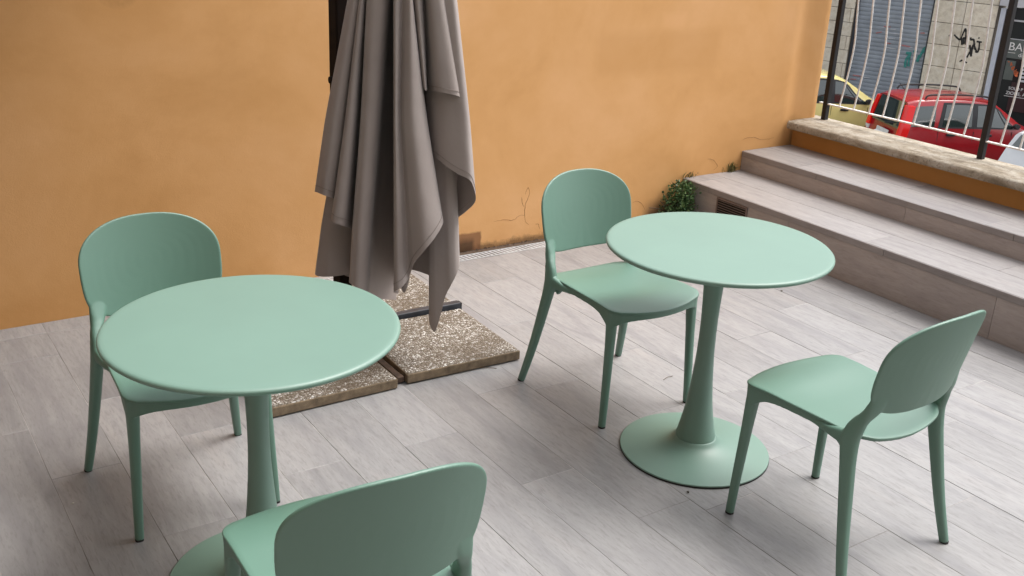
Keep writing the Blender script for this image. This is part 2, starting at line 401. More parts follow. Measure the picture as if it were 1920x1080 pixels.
for i in range(NY+1):
    y = YA + (YB - YA + .28)*i/NY
    r_ = []
    for j, (x, z) in enumerate(prof):
        nn = noise.noise(Vector((x*40, y*14, z*60))); chip = max(0, noise.noise(Vector((j*.2, y*22, 7))) - .25)
        e = 1 if j in (1, 2, 3) else .15
        r_.append((x + .0018*nn*e + .008*chip*e, y, z - .002*abs(nn)*e - .006*chip*(1 if j in (2, 3) else 0)))
    if y > YB:
        r_ = [(max(x, 5.2075), yy, z) for x, yy, z in r_]
    rings.append(r_)
a.loft(rings); rel(a, pw).build('ledge', M_ledge, pw, smooth=50)

# ------------------------------------------------------------------ vent in the riser
vt = empty('vent_grille', (S1-.002, 3.91, .14), label='brown louvred vent grille set in the lower step riser', cat='vent')
a = MB(); hw, hh = .118, .056
for lo, hi in (((-.004,-hw,-hh),(.001,hw,-hh+.009)), ((-.004,-hw,hh-.009),(.001,hw,hh)), ((-.004,-hw,-hh+.009),(.001,-hw+.009,hh-.009)), ((-.004,hw-.009,-hh+.009),(.001,hw,hh-.009))): a.box(lo, hi)
a.build('frame', M_vent, vt)
a = MB(); a.box((.0003,-hw+.009,-hh+.009), (.0013,hw-.009,hh-.009)); a.build('backing', M_hole, vt)
a = MB()
for i in range(7):
    z = -hh + .009 + (i+.5)*(2*hh-.018)/7
    M = Matrix.Translation((-.0015, 0, z)) @ Matrix.Rotation(math.radians(35), 4, 'Y'); a.box((-.004, -hw+.009, -.0011), (.001, hw-.009, .0011), M)
a.build('louvres', M_vent, vt)

# ------------------------------------------------------------------ drain
dr = empty('drain_channel', (2.86, 4.24, 0), label='narrow grey slotted drain channel along the foot of the orange wall', cat='drain')
a = MB(); a.box((1.6, 4.206, -.018), (4.12, 4.279, -.010)); a2 = rel(a, dr); a2.build('channel', M_hole, dr)
a = MB(); a.box((1.6, 4.206, -.0095), (4.12, 4.2125, .001)); a.box((1.6, 4.2725, -.0095), (4.12, 4.279, .001))
x = 1.6
while x < 4.11:
    M = Matrix.Translation((x, 4.2425, 0)) @ Matrix.Rotation(math.radians(12), 4, 'Z'); a.box((-.0058, -.031, -.0095), (.0058, .031, .0004), M); x += .025
rel(a, dr).build('grate', M_drain, dr)

# ------------------------------------------------------------------ plants
def leaf_mat(name, c):
    m = NT(name); at_ = m.n('ShaderNodeAttribute'); at_.attribute_name = 'rnd'
    m.base(m.ramp(at_.outputs['Fac'], [(0, tuple(x*.45 for x in c)), (.5, c), (.85, (c[0]*1.9, c[1]*1.6, c[2]*1.5)), (1, (c[0]*3.2, c[1]*2.4, c[2]*2.6))])); m.rough(.42)
    m.b.inputs['Transmission Weight'].default_value = 0; return m.m
M_leaf = leaf_mat('ivy_leaf', (.075, .15, .06)); M_weed = leaf_mat('dry_weed', (.16, .15, .045)); M_stem = simple('stem', (.09, .06, .035), .8)
def leaves(mb, c, d, size, a, fold=.25):
    d = d.normalized(); sd = d.cross(Vector((random.gauss(0,1), random.gauss(0,1), random.gauss(0,1)))).normalized(); up = sd.cross(d)
    L = size; W = size*.42
    P = [c, c + d*L*.35 + sd*W + up*W*fold, c + d*L*.75 + sd*W*.7 + up*W*fold, c + d*L, c + d*L*.75 - sd*W*.7 + up*W*fold, c + d*L*.35 - sd*W + up*W*fold, c + d*L*.5]
    mb.add(P, [(0,1,6),(1,2,6),(2,3,6),(3,4,6),(4,5,6),(5,0,6)], a)
sh = empty('ivy_shrub', (4.02, 4.25, 0), label='small bushy green ivy growing in the corner beside the lower step', cat='plant')
a = MB(); b = MB()
for i in range(34):
    t = random.random(); bx = random.uniform(-.02, .06); top = Vector((random.uniform(-.16, .10), random.uniform(-.10, .045), 0))
    top.z = random.uniform(.07, .24) * (1 - max(0, -top.x)*3.0) ; q = [Vector((bx, .03, 0)).lerp(top, k/5) + Vector((0,0,.02*math.sin(k/5*3.1))) for k in range(6)]
    b.tube(q, .0022, 4)
for i in range(1500):
    x = random.gauss(.012, .05); zmax = .228 - max(0, -x-.0)*1.3
    x = max(-.16, min(.098, x)); z = random.uniform(.01, max(.03, zmax)); y = random.gauss(-.01, .035)
    y = max(-.11, min(.06, y))
    out = Vector((x*.6, y - .05, .03 + random.uniform(0, .05))) + Vector((random.gauss(0,.04), random.gauss(0,.04), random.gauss(0,.04)))
    leaves(a, Vector((x, y, z)), out, random.uniform(.009, .021), min(1, max(0, random.gauss(.5, .25))))
b.build('stem', M_stem, sh); a.build('foliage', M_leaf, sh, rnd=True)
def tuft(name, x, y, z, h, n, lab, cat, mat, spread=.03):
    o = empty(name, (x, y, z), label=lab, cat=cat); a = MB()
    for i in range(n):
        c = Vector((random.gauss(0, spread), random.gauss(0, .008)-.008, 0)); hh_ = h*random.uniform(.4, 1); ln = Vector((random.gauss(0,.35), random.gauss(-.15,.25), 1)).normalized()
        sd = ln.cross(Vector((random.gauss(0,1), random.gauss(0,1), 0))).normalized()*.0018
        m_ = c + ln*hh_*.55; e = c + ln*hh_ + Vector((ln.x, ln.y, -.2))*hh_*.25
        a.add([c-sd, c+sd, m_+sd, m_-sd, e], [(0,1,2,3),(3,2,4)], random.random())
        if random.random() < .6: leaves(a, m_, ln + Vector((random.gauss(0,.5), -.3, 0)), .009, random.random())
    a.build('blades', mat, o, rnd=True)
tuft('weed_tuft', 4.50, WALLY-.004, Z1, .085, 60, 'small yellow green weed tuft in the corner where the upper step meets the wall', 'weed', M_weed, .022)
tuft('wall_weed', 4.165, WALLY-.002, Z1, .05, 22, 'tiny brown weeds sprouting at the wall end of the lower tread above the ivy', 'weed', M_weed, .03)

def ground(u, v, z=0.0):
    d = FWC + CX*((u-960)/FPX) - CY*((v-540)/FPX); return Vector((0,0,CH)) + d*((z-CH)/d.z)
def twig(u, v, pts, lab, rad=.0012):
    g0 = ground(u, v); o = MB(); q = [ground(a_, b_) - g0 + Vector((0,0,.002 + .004*math.sin(i*1.7)**2)) for i, (a_, b_) in enumerate(pts)]
    o.tube([Vector(p) for p in catmull([tuple(x) for x in q], 5)], rad, 5); ob = o.build('twig', M_stem, loc=g0); tag(ob, lab, 'twig')
twig(915, 690, [(884,690), (900,692), (915,690), (931,693)], 'thin dry twig lying on the tiles just in front of the right gravel slab')
twig(1250, 711, [(1244,713), (1252,709.5), (1261,706)], 'short dark twig on the tiles behind the foot of the right table', .0010)
def chip(u, v, sz, lab, mat):
    g0 = ground(u, v); bm_ = MB(); P = [Vector((random.uniform(-1,1), random.uniform(-1,1), random.uniform(0,1.2)))*sz for _ in range(9)]
    me_ = bmesh.new(); [me_.verts.new((p.x, p.y, max(0,p.z))) for p in P]; bmesh.ops.convex_hull(me_, input=me_.verts)
    me_.verts.index_update(); bm_.add([v_.co.copy() for v_ in me_.verts], [[w_.index for w_ in f_.verts] for f_ in me_.faces]); me_.free()
    tag(bm_.build('pebble', mat, loc=g0), lab, 'pebble')
M_pale = simple('pale_pebble', (.55,.52,.47), .8); M_grit = simple('dark_grit', (.06,.05,.04), .9)
chip(621, 749, .006, 'tiny pale pebble on the tiles against the left gravel slab', M_pale)
chip(1466, 546, .007, 'dark speck of grit on the tiles behind the right table edge', M_grit)
chip(138, 946, .005, 'tiny pale crumb on the tiles beside the far left chair', M_pale)
chip(1290, 924, .005, 'dark speck of grit on the tiles just in front of the right table base', M_grit)

# ------------------------------------------------------------------ tulip tables
def make_table(x, y, label):
    t = empty('bistro_table', (x, y, 0), label=label, cat='table', group='round green pedestal tables')
    a = MB(); R = .357
    a.lathe([(.0001,.7185),(R-.05,.7185),(R-.018,.721),(R-.006,.7245),(R-.001,.729),(R,.7325),(R-.001,.736),(R-.004,.739),(R-.009,.7403),(R-.018,.7405),(.0001,.7405)], 128)
    a.build('tabletop', M_table, t, smooth=50)
    a = MB(); P = catmull([(.067,.0585),(.0655,.066),(.059,.095),(.0485,.15),(.0405,.21),(.0335,.29),(.0285,.38),(.0275,.47),(.0300,.56),(.0345,.64),(.0385,.70),(.041,.7165)], 6)
    a.lathe([(.0001,.0585)] + P + [(.0001,.7165)], 64); a.build('column', M_table, t, smooth=60)
    a = MB(); P = catmull([(.0695,.0575),(.072,.0555),(.083,.043),(.104,.0315),(.14,.0215),(.19,.0145),(.240,.0105),(.2495,.0098)], 6)
    a.lathe([(.0001,.0575)] + P + [(.2515,.0085),(.2515,.0055),(.0001,.0055)], 128); a.build('base', M_table, t, smooth=60)
    a = MB(); a.lathe([(.0001,.0),(.2525,.0),(.2525,.0052),(.0001,.0052)], 128); a.build('rubber_rim', M_rubber, t, smooth=50)
    return t
make_table(.789, 2.259, 'round sage green pedestal table at the left, nearest the closed parasol')
make_table(2.296, 2.210, 'round sage green pedestal table at the right, beside the steps')

# ------------------------------------------------------------------ chairs
def seat_outline(n=128):
    """rounded rectangle: square front corners, slightly narrower rear"""
    import math as _m
    yf, yr, wf_, wr_, rf, rr_ = .248, -.172, .203, .186, .050, .060
    poly = []
    def arc(cx_, cy_, r, a0, a1, k):
        for i in range(k+1):
            a = _m.radians(lerp(a0, a1, i/k)); poly.append((cx_ + r*_m.cos(a), cy_ + r*_m.sin(a)))
    arc(wf_-rf, yf-rf, rf, 0, 90, 14)
    arc(-wf_+rf, yf-rf, rf, 90, 180, 14)
    arc(-wr_+rr_, yr+rr_, rr_, 180, 270, 14)
    arc(wr_-rr_, yr+rr_, rr_, 270, 360, 14)
    # even resampling
    L = [0]
    for i in range(len(poly)): a, b = poly[i], poly[(i+1) % len(poly)]; L.append(L[-1] + _m.hypot(b[0]-a[0], b[1]-a[1]))
    out = []
    for k in range(n):
        d = L[-1]*k/n; i = max(j for j in range(len(L)) if L[j] <= d+1e-9); i = min(i, len(poly)-1)
        a, b = poly[i], poly[(i+1) % len(poly)]; t = (d-L[i])/max(1e-9, L[i+1]-L[i]); x, y = lerp(a[0], b[0], t), lerp(a[1], b[1], t)
        bow = max(0, 1-(x/.16)**2)
        y += (.030*bow*sstep(.12, .25, y)) - (.026*bow*sstep(-.06, -.17, y))
        out.append((x, y))
    return out
def seat_z(x, y):
    u = min(1, abs(x)/.203)
    z = .4475 - .016*(1-u**2.2)*sstep(.24, .04, y)
    z -= .016*sstep(.13, .285, y)*(1 - .6*u*u)
    z += .002*u*sstep(.25, .2, y)
    z -= .004*sstep(-.08, -.2, y)*(1-u*u)
    return z
def sec(p, t, w, d, n=20, e=2.7, lean=0):
    """rounded rectangular cross-section ring centred at p, normal t"""
    t = t.normalized(); x0 = Vector((1, lean, 0)); xa = (x0 - t*t.dot(x0)).normalized(); ya = t.cross(xa); r = []
    for j in range(n):
        a = 2*math.pi*j/n; c, s_ = math.cos(a), math.sin(a)
        r.append(p + xa*(math.copysign(abs(c)**(2/e), c)*w) + ya*(math.copysign(abs(s_)**(2/e), s_)*d))
    return r
def back_pt(x, z):
    """centre surface of the backrest"""
    k = (z-.5)
    return Vector((x, -.160 - .19*k - .10*k*k - .046*(1-min(1.0, (x/.208)**2))*sstep(.34, .50, z), z))
def make_chair(label):
    t = empty('chair', (0,0,0), label=label, cat='chair', group='green plastic stacking chairs')
    ol = seat_outline(); n = len(ol); rings = []; NR = 14; cxy = (0, .035)
    for k in range(1, NR+1):
        q = (k/NR)**.85; rings.append([Vector((cxy[0]+(x-cxy[0])*q, cxy[1]+(y-cxy[1])*q, 0)) for x, y in ol])
    for r in rings:
        for p in r: p.z = seat_z(p.x, p.y)
    outer = rings[-1]
    def off(r, d, dz):
        m_ = []
        for i, p in enumerate(r):
            a_, b_ = r[i-1], r[(i+1) % len(r)]; tt = Vector((b_.x-a_.x, b_.y-a_.y, 0)).normalized(); nn = Vector((tt.y, -tt.x, 0))
            m_.append(Vector((p.x + nn.x*d, p.y + nn.y*d, p.z + dz)))
        return m_
    sides = [off(outer, .0020, -.0010), off(outer, .0032, -.0032), off(outer, .0028, -.0062), off(outer, .0005, -.0085), off(outer, -.008, -.0095)]
    under = [[Vector((cxy[0]+(p.x-cxy[0])*q, cxy[1]+(p.y-cxy[1])*q, 0)) for p in sides[-1]] for q in (.75, .5, .25, .08)]
    for r in under:
        for p in r: p.z = seat_z(p.x, p.y) - .0095
    allr = rings + sides + under
    a = MB(); vs = [p for r in allr for p in r]; fs = []
    for i in range(len(allr)-1):
        for j in range(n): fs.append((i*n+j, i*n+(j+1) % n, (i+1)*n+(j+1) % n, (i+1)*n+j))
    fs.append(tuple((len(allr)-1)*n+j for j in range(n)))
    vs.append(Vector((cxy[0], cxy[1], seat_z(*cxy)))); ci = len(vs)-1
    for j in range(n): fs.append((j, (j+1) % n, ci))
    a.add(vs, fs); a.build('seat', M_chair, t, smooth=50)
    # ---- the moulded frame: apron, legs, posts and backrest fused into one body
    A = MB()
    legs_xy = [(-.180, .205), (.180, .205), (-.186, -.130), (.186, -.130)]
    o1 = off(outer, -.0015, -.006); o2 = off(outer, -.0185, -.006); ra = []
    for i in range(n):
        p = o1[i]; q = o2[i]
        d = min(math.hypot(p.x-lx, p.y-ly) for lx, ly in legs_xy); e_ = max(0, d-.020)
        dep = .021 + .030*math.exp(-e_/.020) + .010*math.exp(-e_/.07)
        dep = lerp(.008, dep, sstep(-.150, -.105, p.y))
        ra.append([p, Vector((p.x, p.y, p.z-dep)), Vector((q.x, q.y, p.z-dep)), q])
    vs = [p for r in ra for p in r]; fs = []
    for i in range(n):
        k = (i+1) % n
        for j in range(3): fs.append((i*4+j, k*4+j, k*4+j+1, i*4+j+1))
        fs.append((i*4+3, k*4+3, k*4, i*4))
    A.add(vs, fs)
    for s_ in (-1, 1):
        P = catmull([(s_*.1835, .209, .438), (s_*.1835, .209, .41), (s_*.185, .211, .37), (s_*.190, .216, .25), (s_*.196, .221, .12), (s_*.201, .224, .004)], 5); rr = []
        for i, p in enumerate(P):
            p = Vector(p); tn = Vector(P[min(i+1, len(P)-1)]) - Vector(P[max(i-1, 0)]); z = p.z
            rr.append(sec(p, tn, interp([0, .3, .40, .436], [.0122, .0155, .0180, .0195], z), interp([0, .3, .40, .436], [.0122, .016, .0195, .022], z)))
        A.loft(rr)
        bp = lambda x, z, o: (s_*x, back_pt(x, z).y + o, z)
        P = catmull([bp(.168, .592, 0), bp(.1685, .572, 0), bp(.170, .553, .001), bp(.1735, .534, .0025), bp(.178, .518, .005), (s_*.1830, -.1615, .502), (s_*.1885, -.1525, .484), (s_*.1925, -.141, .45), (s_*.195, -.139, .41), (s_*.208, -.165, .27), (s_*.2235, -.194, .13), (s_*.240, -.225, .004)], 5); rr = []
        for i, p in enumerate(P):
            p = Vector(p); tn = Vector(P[min(i+1, len(P)-1)]) - Vector(P[max(i-1, 0)]); z = p.z
            w = interp([0, .2, .36, .43, .47, .490, .502, .518, .534, .553, .572, .592], [.0123, .0155, .0175, .0180, .0162, .0162, .0170, .0205, .0250, .0270, .0260, .020], z)
            d = interp([0, .2, .36, .43, .47, .50, .52, .535, .553, .572, .592], [.0132, .0172, .0215, .027, .024, .0170, .0140, .0115, .0082, .0050, .0025], z)
            rr.append(sec(p, tn, w, d, lean=s_*.37*sstep(.495, .53, z)))
        A.loft(rr)
        P = catmull([(s_*.1925, -.145, .430), (s_*.1920, -.11, .429), (s_*.188, -.07, .426), (s_*.184, -.02, .424)], 4)
        A.loft([sec(Vector(p), Vector((0,1,0)), interp([-.16,-.07,-.02],[.0165,.0125,.008],p[1]), interp([-.145,-.11,-.06,-.02],[.028,.022,.013,.008],p[1])) for p in P])
    NB = 128
    def bo(q):
        r = []
        for i in range(NB):
            an = 2*math.pi*i/NB; c, s_ = math.cos(an), math.sin(an)
            e = 2/2.45 if s_ > 0 else 2/4.4
            X = math.copysign(abs(c)**e, c); Z = math.copysign(abs(s_)**e, s_)
            hw = .2085 if Z > 0 else .2085 - .006*sstep(0, 1, -Z)
            r.append((X*hw*q, .668 + Z*(.129 if Z > 0 else .158)*q))
        return r
    def rim(q, k):
        r = []
        for x, z in bo(q):
            p = back_pt(x, z); dx = (back_pt(x+.002, z)-back_pt(x-.002, z)); dz = back_pt(x, z+.002)-back_pt(x, z-.002); nn = dx.cross(dz).normalized()
            if nn.y > 0: nn = -nn
            r.append(p + nn*k)
        return r
    qs = [.06, .2, .35, .5, .65, .78, .88, .95, .985]
    A.loft([rim(q, -.0052) for q in qs] + [rim(.996, -.0040), rim(1.0, -.0015), rim(1.0, .0015), rim(.996, .0040)] + [rim(q, .0052) for q in qs[::-1]])
    me = bpy.data.meshes.new('tmp'); me.from_pydata([tuple(v) for v in A.v], [], A.f); me.update()
    bm = bmesh.new(); bm.from_mesh(me); bmesh.ops.recalc_face_normals(bm, faces=bm.faces); bm.to_mesh(me); bm.free()
    o = bpy.data.objects.new('tmp', me); col.objects.link(o)
    rm = o.modifiers.new('r', 'REMESH'); rm.mode = 'VOXEL'; rm.voxel_size = .0021
    sm = o.modifiers.new('s', 'SMOOTH'); sm.factor = .5; sm.iterations = 14
    bpy.context.view_layer.update(); dg = bpy.context.evaluated_depsgraph_get()
    full = bpy.data.meshes.new_from_object(o.evaluated_get(dg)); bpy.data.objects.remove(o)
    co = [v.co.copy() for v in full.vertices]; vn = [v.normal.copy() for v in full.vertices]
    parts = {}
    for p in full.polygons:
        c = p.center
        if c.z < .398: k = ('leg', c.x > 0, c.y > .04)
        elif c.z > .512 : k = ('backrest',)
        else: k = ('frame',)
        parts.setdefault(k, []).append(tuple(p.vertices))
    for k, fc in sorted(parts.items(), key=lambda q: str(q[0])):
        used = sorted({i for f_ in fc for i in f_}); ix = {v: i for i, v in enumerate(used)}
        m2 = bpy.data.meshes.new(k[0]); m2.from_pydata([tuple(co[i]) for i in used], [], [tuple(ix[i] for i in f_) for f_ in fc]); m2.update()
        m2.shade_smooth(); m2.normals_split_custom_set_from_vertices([tuple(vn[i]) for i in used]); m2.materials.append(M_chair)
        ob = bpy.data.objects.new(k[0], m2); col.objects.link(ob); ob.parent = t
        if k[0] == 'leg':
            sx = 1 if k[1] else -1; fx, fy = (sx*.2012, .2241) if k[2] else (sx*.2404, -.2257)
            c_ = MB(); c_.loft([sec(Vector((fx, fy, z)), Vector((0,0,-1)), .0116, .0122) for z in (.0062, .0002)]); c_.build('foot_cap', M_rubber, ob, smooth=50)
    return t
ch0 = make_chair('green chair behind the left table with its back to the orange wall')
ch0.location = (.751, 2.819, 0); ch0.rotation_euler.z = 3.137
spots = [((2.313, 2.711, 0), 3.147, 'green chair behind the right table, between the parasol base and the steps'),
         ((2.333, 1.646, 0), .03, 'green chair in front of the right table, back towards the viewer, standing clear of it'),
         ((.756, 1.657, 0), -.07, 'nearest green chair, cut off by the bottom edge, its backrest hiding the left table foot')]
for loc, rz, lab in spots:
    c = copy_tree(ch0); c.location = loc; c.rotation_euler.z = rz; c['label'] = lab

# ------------------------------------------------------------------ parasol
ub = empty('cantilever_parasol', (1.70, 3.62, 0), label='closed taupe cantilever parasol hanging in folds against a dark brown pole', cat='parasol')
a = MB(); P0 = ub.location
def cr_box(mb, lo, hi): mb.box((lo[0]-P0.x, lo[1]-P0.y, lo[2]-P0.z), (hi[0]-P0.x, hi[1]-P0.y, hi[2]-P0.z))
cr_box(a, (1.12, 3.598, .006), (2.195, 3.634, .060)); a.build('base_bar', M_darkmetal, ub, bevel=.003)
a = MB(); cr_box(a, (1.636, 3.12, .006), (1.664, 3.596, .030)); a.build('base_bar', M_rust, ub, bevel=.003)
a = MB(); cr_box(a, (1.636, 3.636, .006), (1.664, 4.10, .030)); a.build('base_bar', M_rust, ub, bevel=.003)
a = MB(); cr_box(a, (2.1952, 3.600, .008), (2.203, 3.632, .058)); a.build('end_cap', M_rubber, ub, bevel=.002)
a = MB(); c0 = Vector((1.645-P0.x, 3.62-P0.y, 0)); a.box((c0.x-.027, c0.y-.036, .064), (c0.x+.027, c0.y+.036, 2.75)); a.build('pole', M_pole, ub, bevel=.006)
a = MB(); a.box((c0.x-.08, c0.y-.08, .0665), (c0.x+.08, c0.y+.08, .078)); a.build('mounting_plate', M_darkmetal, ub, bevel=.002)
k_ = at(620, 150, 3.88) - P0; a = MB(); a.tube([Vector((c0.x-.02, k_.y, k_.z)), k_ + Vector((.004,0,0))], [.006, .006], 10); a.tube([k_ + Vector((.008,0,0)), k_ - Vector((.005,0,0))], [.013, .013], 14); a.build('crank_knob', M_pole, ub, smooth=50)
a = MB(); top = at(770, -250, 3.62) - P0; a.tube([Vector((c0.x, c0.y, 2.70)), Vector((lerp(c0.x, top.x, .5), lerp(c0.y, top.y, .5), 2.72)), Vector((top.x, top.y, 2.60))], .024, 10); a.build('arm', M_pole, ub, smooth=60)
DC = 3.60
def sheet(cols_, per=9, thick=.0012, ytop=-330, xtop=None, hem=True, D0=DC):
    """cols_: (x at v=0, x at v=225, x at v=420, hem v, toward-camera depth)"""
    fine = catmull([tuple(map(float, c)) for c in cols_], per); NV = 46
    apex = (765, -330)
    verts = []
    for (x0, x1, x2, hv, dp) in fine:
        colv = []
        for k in range(NV+1):
            s_ = k/NV; v = lerp(-330, hv, s_)
            if v < 0: x = lerp(x0, apex[0], (-v/330)**1.15*.72)
            elif v < 225: x = lerp(x0, x1, v/225)
            elif v < 420: x = lerp(x1, x2, (v-225)/195)
            else: x = x2 + (x2-x1)/195*(v-420)*.75
            # soften the two kinks
            if 165 < v < 285:
                w = 1-abs(v-225)/60; sl_ = (x2-x1)/195 - (x1-x0)/225; x += w*w*15*sl_*.5
            fl = .35 + .65*max(0, min(1, (v+330)/700))
            nz_ = noise.noise(Vector((x*.012, v*.004, dp*8)))*.012 + noise.noise(Vector((x*.03, v*.012, dp*5)))*.0012
            colv.append(at(x, v, D0 - dp*fl - nz_) - P0)
        verts.append(colv)
    mb = MB(); vs = [p for c in verts for p in c]; n = NV+1; fs = []
    for i in range(len(verts)-1):
        for k in range(NV): fs.append((i*n+k, (i+1)*n+k, (i+1)*n+k+1, i*n+k+1))
    return vs, fs, verts
def solid(mb, vs, fs, verts, th=.0016):
    """give the sheet a thickness by hand so that both faces and hems are real"""
    nrm = [Vector((0,0,0)) for _ in vs]
    for f_ in fs:
        a_, b_, c_, d_ = [vs[i] for i in f_]; nn = (c_-a_).cross(d_-b_)
        for i in f_: nrm[i] += nn
    o2 = [p + (nn.normalized()*th if nn.length > 1e-12 else Vector((0,0,0))) for p, nn in zip(vs, nrm)]
    N = len(vs); F = list(fs) + [tuple(i+N for i in f_[::-1]) for f_ in fs]
    rows = len(verts[0]); C_ = len(verts)
    for i in range(C_-1):
        a_, b_ = i*rows+rows-1, (i+1)*rows+rows-1; F.append((a_, b_, b_+N, a_+N))
        a_, b_ = i*rows, (i+1)*rows; F.append((b_, a_, a_+N, b_+N))
    for i in (0, C_-1):
        for k in range(rows-1): F.append((i*rows+k, i*rows+k+1, i*rows+k+1+N, i*rows+k+N))
    mb.add(vs + o2, F)
cm = MB()
sheets = [
 # main front layer, left to right: each row is one vertical line of cloth
 [(668,652,640,350,-.10),(652,612,585,358,-.03),(655,613,588,361,.005),(663,626,600,366,.03),(672,640,615,371,.015),(676,650,626,374,-.015)],
 [(680,660,640,400,-.03),(673,647,620,409,.02),(676,652,627,418,.05),(682,664,646,424,.035),(688,673,659,428,-.05),(694,684,674,428,-.16)],
 [(694,686,676,520,-.16),(687,676,661,528,.02),(692,682,668,535,.055),(705,694,680,543,.06),(722,708,694,550,.03),(730,714,699,556,-.05),(733,718,704,560,-.26),(744,739,742,562,-.42)],
 [(746,745,746,552,-.18),(738,738,738,548,.04),(740,740,742,545,.085),(748,745,752,537,.08),(754,751,762,520,.055),(760,757,772,494,.08),(768,772,792,470,.10),(773,788,812,447,.085),(774,798,828,424,.05),(773,801,832,412,.0),(770,796,826,405,-.06)],
 [(774,790,800,250,-.05),(776,798,800,168,.035),(783,802,806,169,.06),(790,804,808,170,.035),(794,803,806,168,-.03)],
 [(798,800,806,168,-.07),(799,812,820,170,.0),(806,826,836,172,.055),(820,848,858,176,.06),(830,866,882,180,.045),(834,871,884,183,.01),(832,862,880,178,-.04)],
 [(796,800,806,290,-.07),(806,814,822,296,-.01),(822,832,838,310,.02),(840,856,860,326,.03),(850,872,884,336,.03),(855,880,892,350,.012),(857,881,895,376,-.02),(852,874,872,398,-.08),(846,862,852,412,-.11)],
 # inner lower layer at the left, seen below the short outer folds
 [(690,665,640,500,-.20),(668,640,606,510,-.10),(666,638,606,517,-.085),(680,656,625,519,-.065),(690,668,645,517,-.075),(700,680,662,514,-.10),(712,700,690,512,-.16)],
 # inner layer at the right with the long tail
 [(762,764,768,505,-.16),(775,780,790,512,-.14),(786,798,806,523,-.11),(790,803,805,560,-.08),(792,803,804,603,-.06),(798,809,812,622,-.045),(805,817,820,604,-.04),(812,826,832,556,-.035),(820,834,842,535,-.03),(830,846,854,512,-.04),(838,853,860,490,-.07),(834,846,850,470,-.13)],
 # small inner tip
 [(748,748,750,525,-.12),(752,752,752,540,-.09),(755,755,757,549,-.08),(760,761,763,538,-.085),(763,764,767,520,-.11)],
 # back layer closing the bundle
 [(664,640,612,505,-.12),(672,645,625,500,-.19),(700,690,668,520,-.15),(725,722,705,498,-.42),(750,748,742,515,-.46),(780,785,782,500,-.21),(806,815,816,515,-.16),(830,838,838,470,-.2),(846,862,856,455,-.14)],
]
for i, cs in enumerate(sheets):
    vs, fs, vv = sheet(cs); solid(cm, vs, fs, vv)
cm.build('canopy', M_fabric, ub, smooth=75)
# stitched hem line on the outer folds
M_stitch = simple('seam_thread', (.22, .185, .17), .9)
for cs in (sheets[0], sheets[1], sheets[3], sheets[5], sheets[6]):
    vs, fs, vv = sheet(cs); mb = MB(); q = []
    for c in vv[4:-4]:
        q.append(c[-1].lerp(c[-2], .8) - Vector((FW.x, FW.y, 0))*.0016)
    mb.tube(q, .0009, 4); mb.build('hem_seam', M_stitch, ub)

# ballast slabs
def slab(x0, y0, x1, y1, lab, rz=0):
    cx_, cy_ = (x0+x1)/2, (y0+y1)/2; o = empty('gravel_slab', (cx_, cy_, 0), rz, label=lab, cat='paving slab', group='washed gravel slabs weighing down the parasol')
    w, d = (x1-x0)/2, (y1-y0)/2
    a = MB(); a.box((-w, -d, .004), (w, d, .042)); b_ = a.build('slab_body', M_slabside, o, bevel=.004)
    # pebbled top, real relief
    mb = MB(); N = 110; vs = []
    for j in range(N+1):
        for i in range(N+1):
            x, y = -w+.003 + (2*w-.006)*i/N, -d+.003 + (2*d-.006)*j/N
            e = min(i, N-i, j, N-j); z = .0445 + .0022*noise.noise(Vector((x*110+cx_*50, y*110, 1))) - (.003 if e == 0 else 0)
            vs.append((x, y, z))
    mb.add(vs, [(j*(N+1)+i, j*(N+1)+i+1, (j+1)*(N+1)+i+1, (j+1)*(N+1)+i) for j in range(N) for i in range(N)])
    mb.build('pebble_top', M_gravel, o, smooth=80)
slab(1.676, 3.095, 2.176, 3.588, 'gravel slab at the front right of the parasol base, stained dark', -.03)
slab(1.122, 3.090, 1.622, 3.586, 'gravel slab at the front left of the parasol base, mostly under the left table edge', 0)
slab(1.676, 3.648, 2.196, 4.11, 'gravel slab at the back right of the parasol base, behind the dark bar', -.02)
slab(1.122, 3.648, 1.622, 4.11, 'gravel slab at the back left of the parasol base, behind the folded canopy', 0)

# ------------------------------------------------------------------ railing
RX = 5.205
rl = empty('railing', (RX, 3.6, ZL+.047), label='iron railing on the ledge with black posts and white balusters', cat='railing')
a = MB(); R0 = rl.location
def post(y, x=RX):
    mb = MB(); mb.box((x-.016-R0.x, y-.016-R0.y, -.004), (x+.016-R0.x, y+.016-R0.y, 1.15)); mb.build('post', M_black, rl, bevel=.002)
for y in (4.25, 3.165, 2.04, .94): post(y)
zr = .607
ys_post = [4.30, 4.235, 3.137, 2.04, .94]
mb = MB()
for ya, yb in ((4.30, 4.267), (4.233, 3.182), (3.148, 2.057), (2.023, .957)):
    mb.box((RX-.012-R0.x, min(ya,yb)-R0.y, zr-.003-R0.z), (RX+.012-R0.x, max(ya,yb)-R0.y, zr+.004-R0.z))
mb.build('bottom_rail', M_white, rl)
mb = MB(); mb.box((RX-.02-R0.x, .9-R0.y, 1.652-R0.z), (RX+.02-R0.x, 4.3-R0.y, 1.67-R0.z)); mb.build('top_rail', M_black, rl)
by = [4.150, 4.043, 3.930, 3.829, 3.721, 3.614, 3.509, 3.403, 3.292, 3.185] + [3.07, 2.958, 2.85, 2.74, 2.63, 2.52, 2.41, 2.30, 2.19] + [1.93 - .11*i for i in range(9)]
for y in by:
    e = random.uniform(-.004, .004)
    P = catmull([(RX, y, .61), (RX+.012, y, .68), (RX+.034, y+e, .84), (RX+.044, y+e, .99), (RX+.03, y, 1.14), (RX+.012, y, 1.32), (RX+.002, y, 1.5), (RX, y, 1.652)], 4)
    mb = MB(); mb.tube([Vector(p) - R0 for p in P], .0056, 8); mb.build('baluster', M_white, rl, smooth=60)

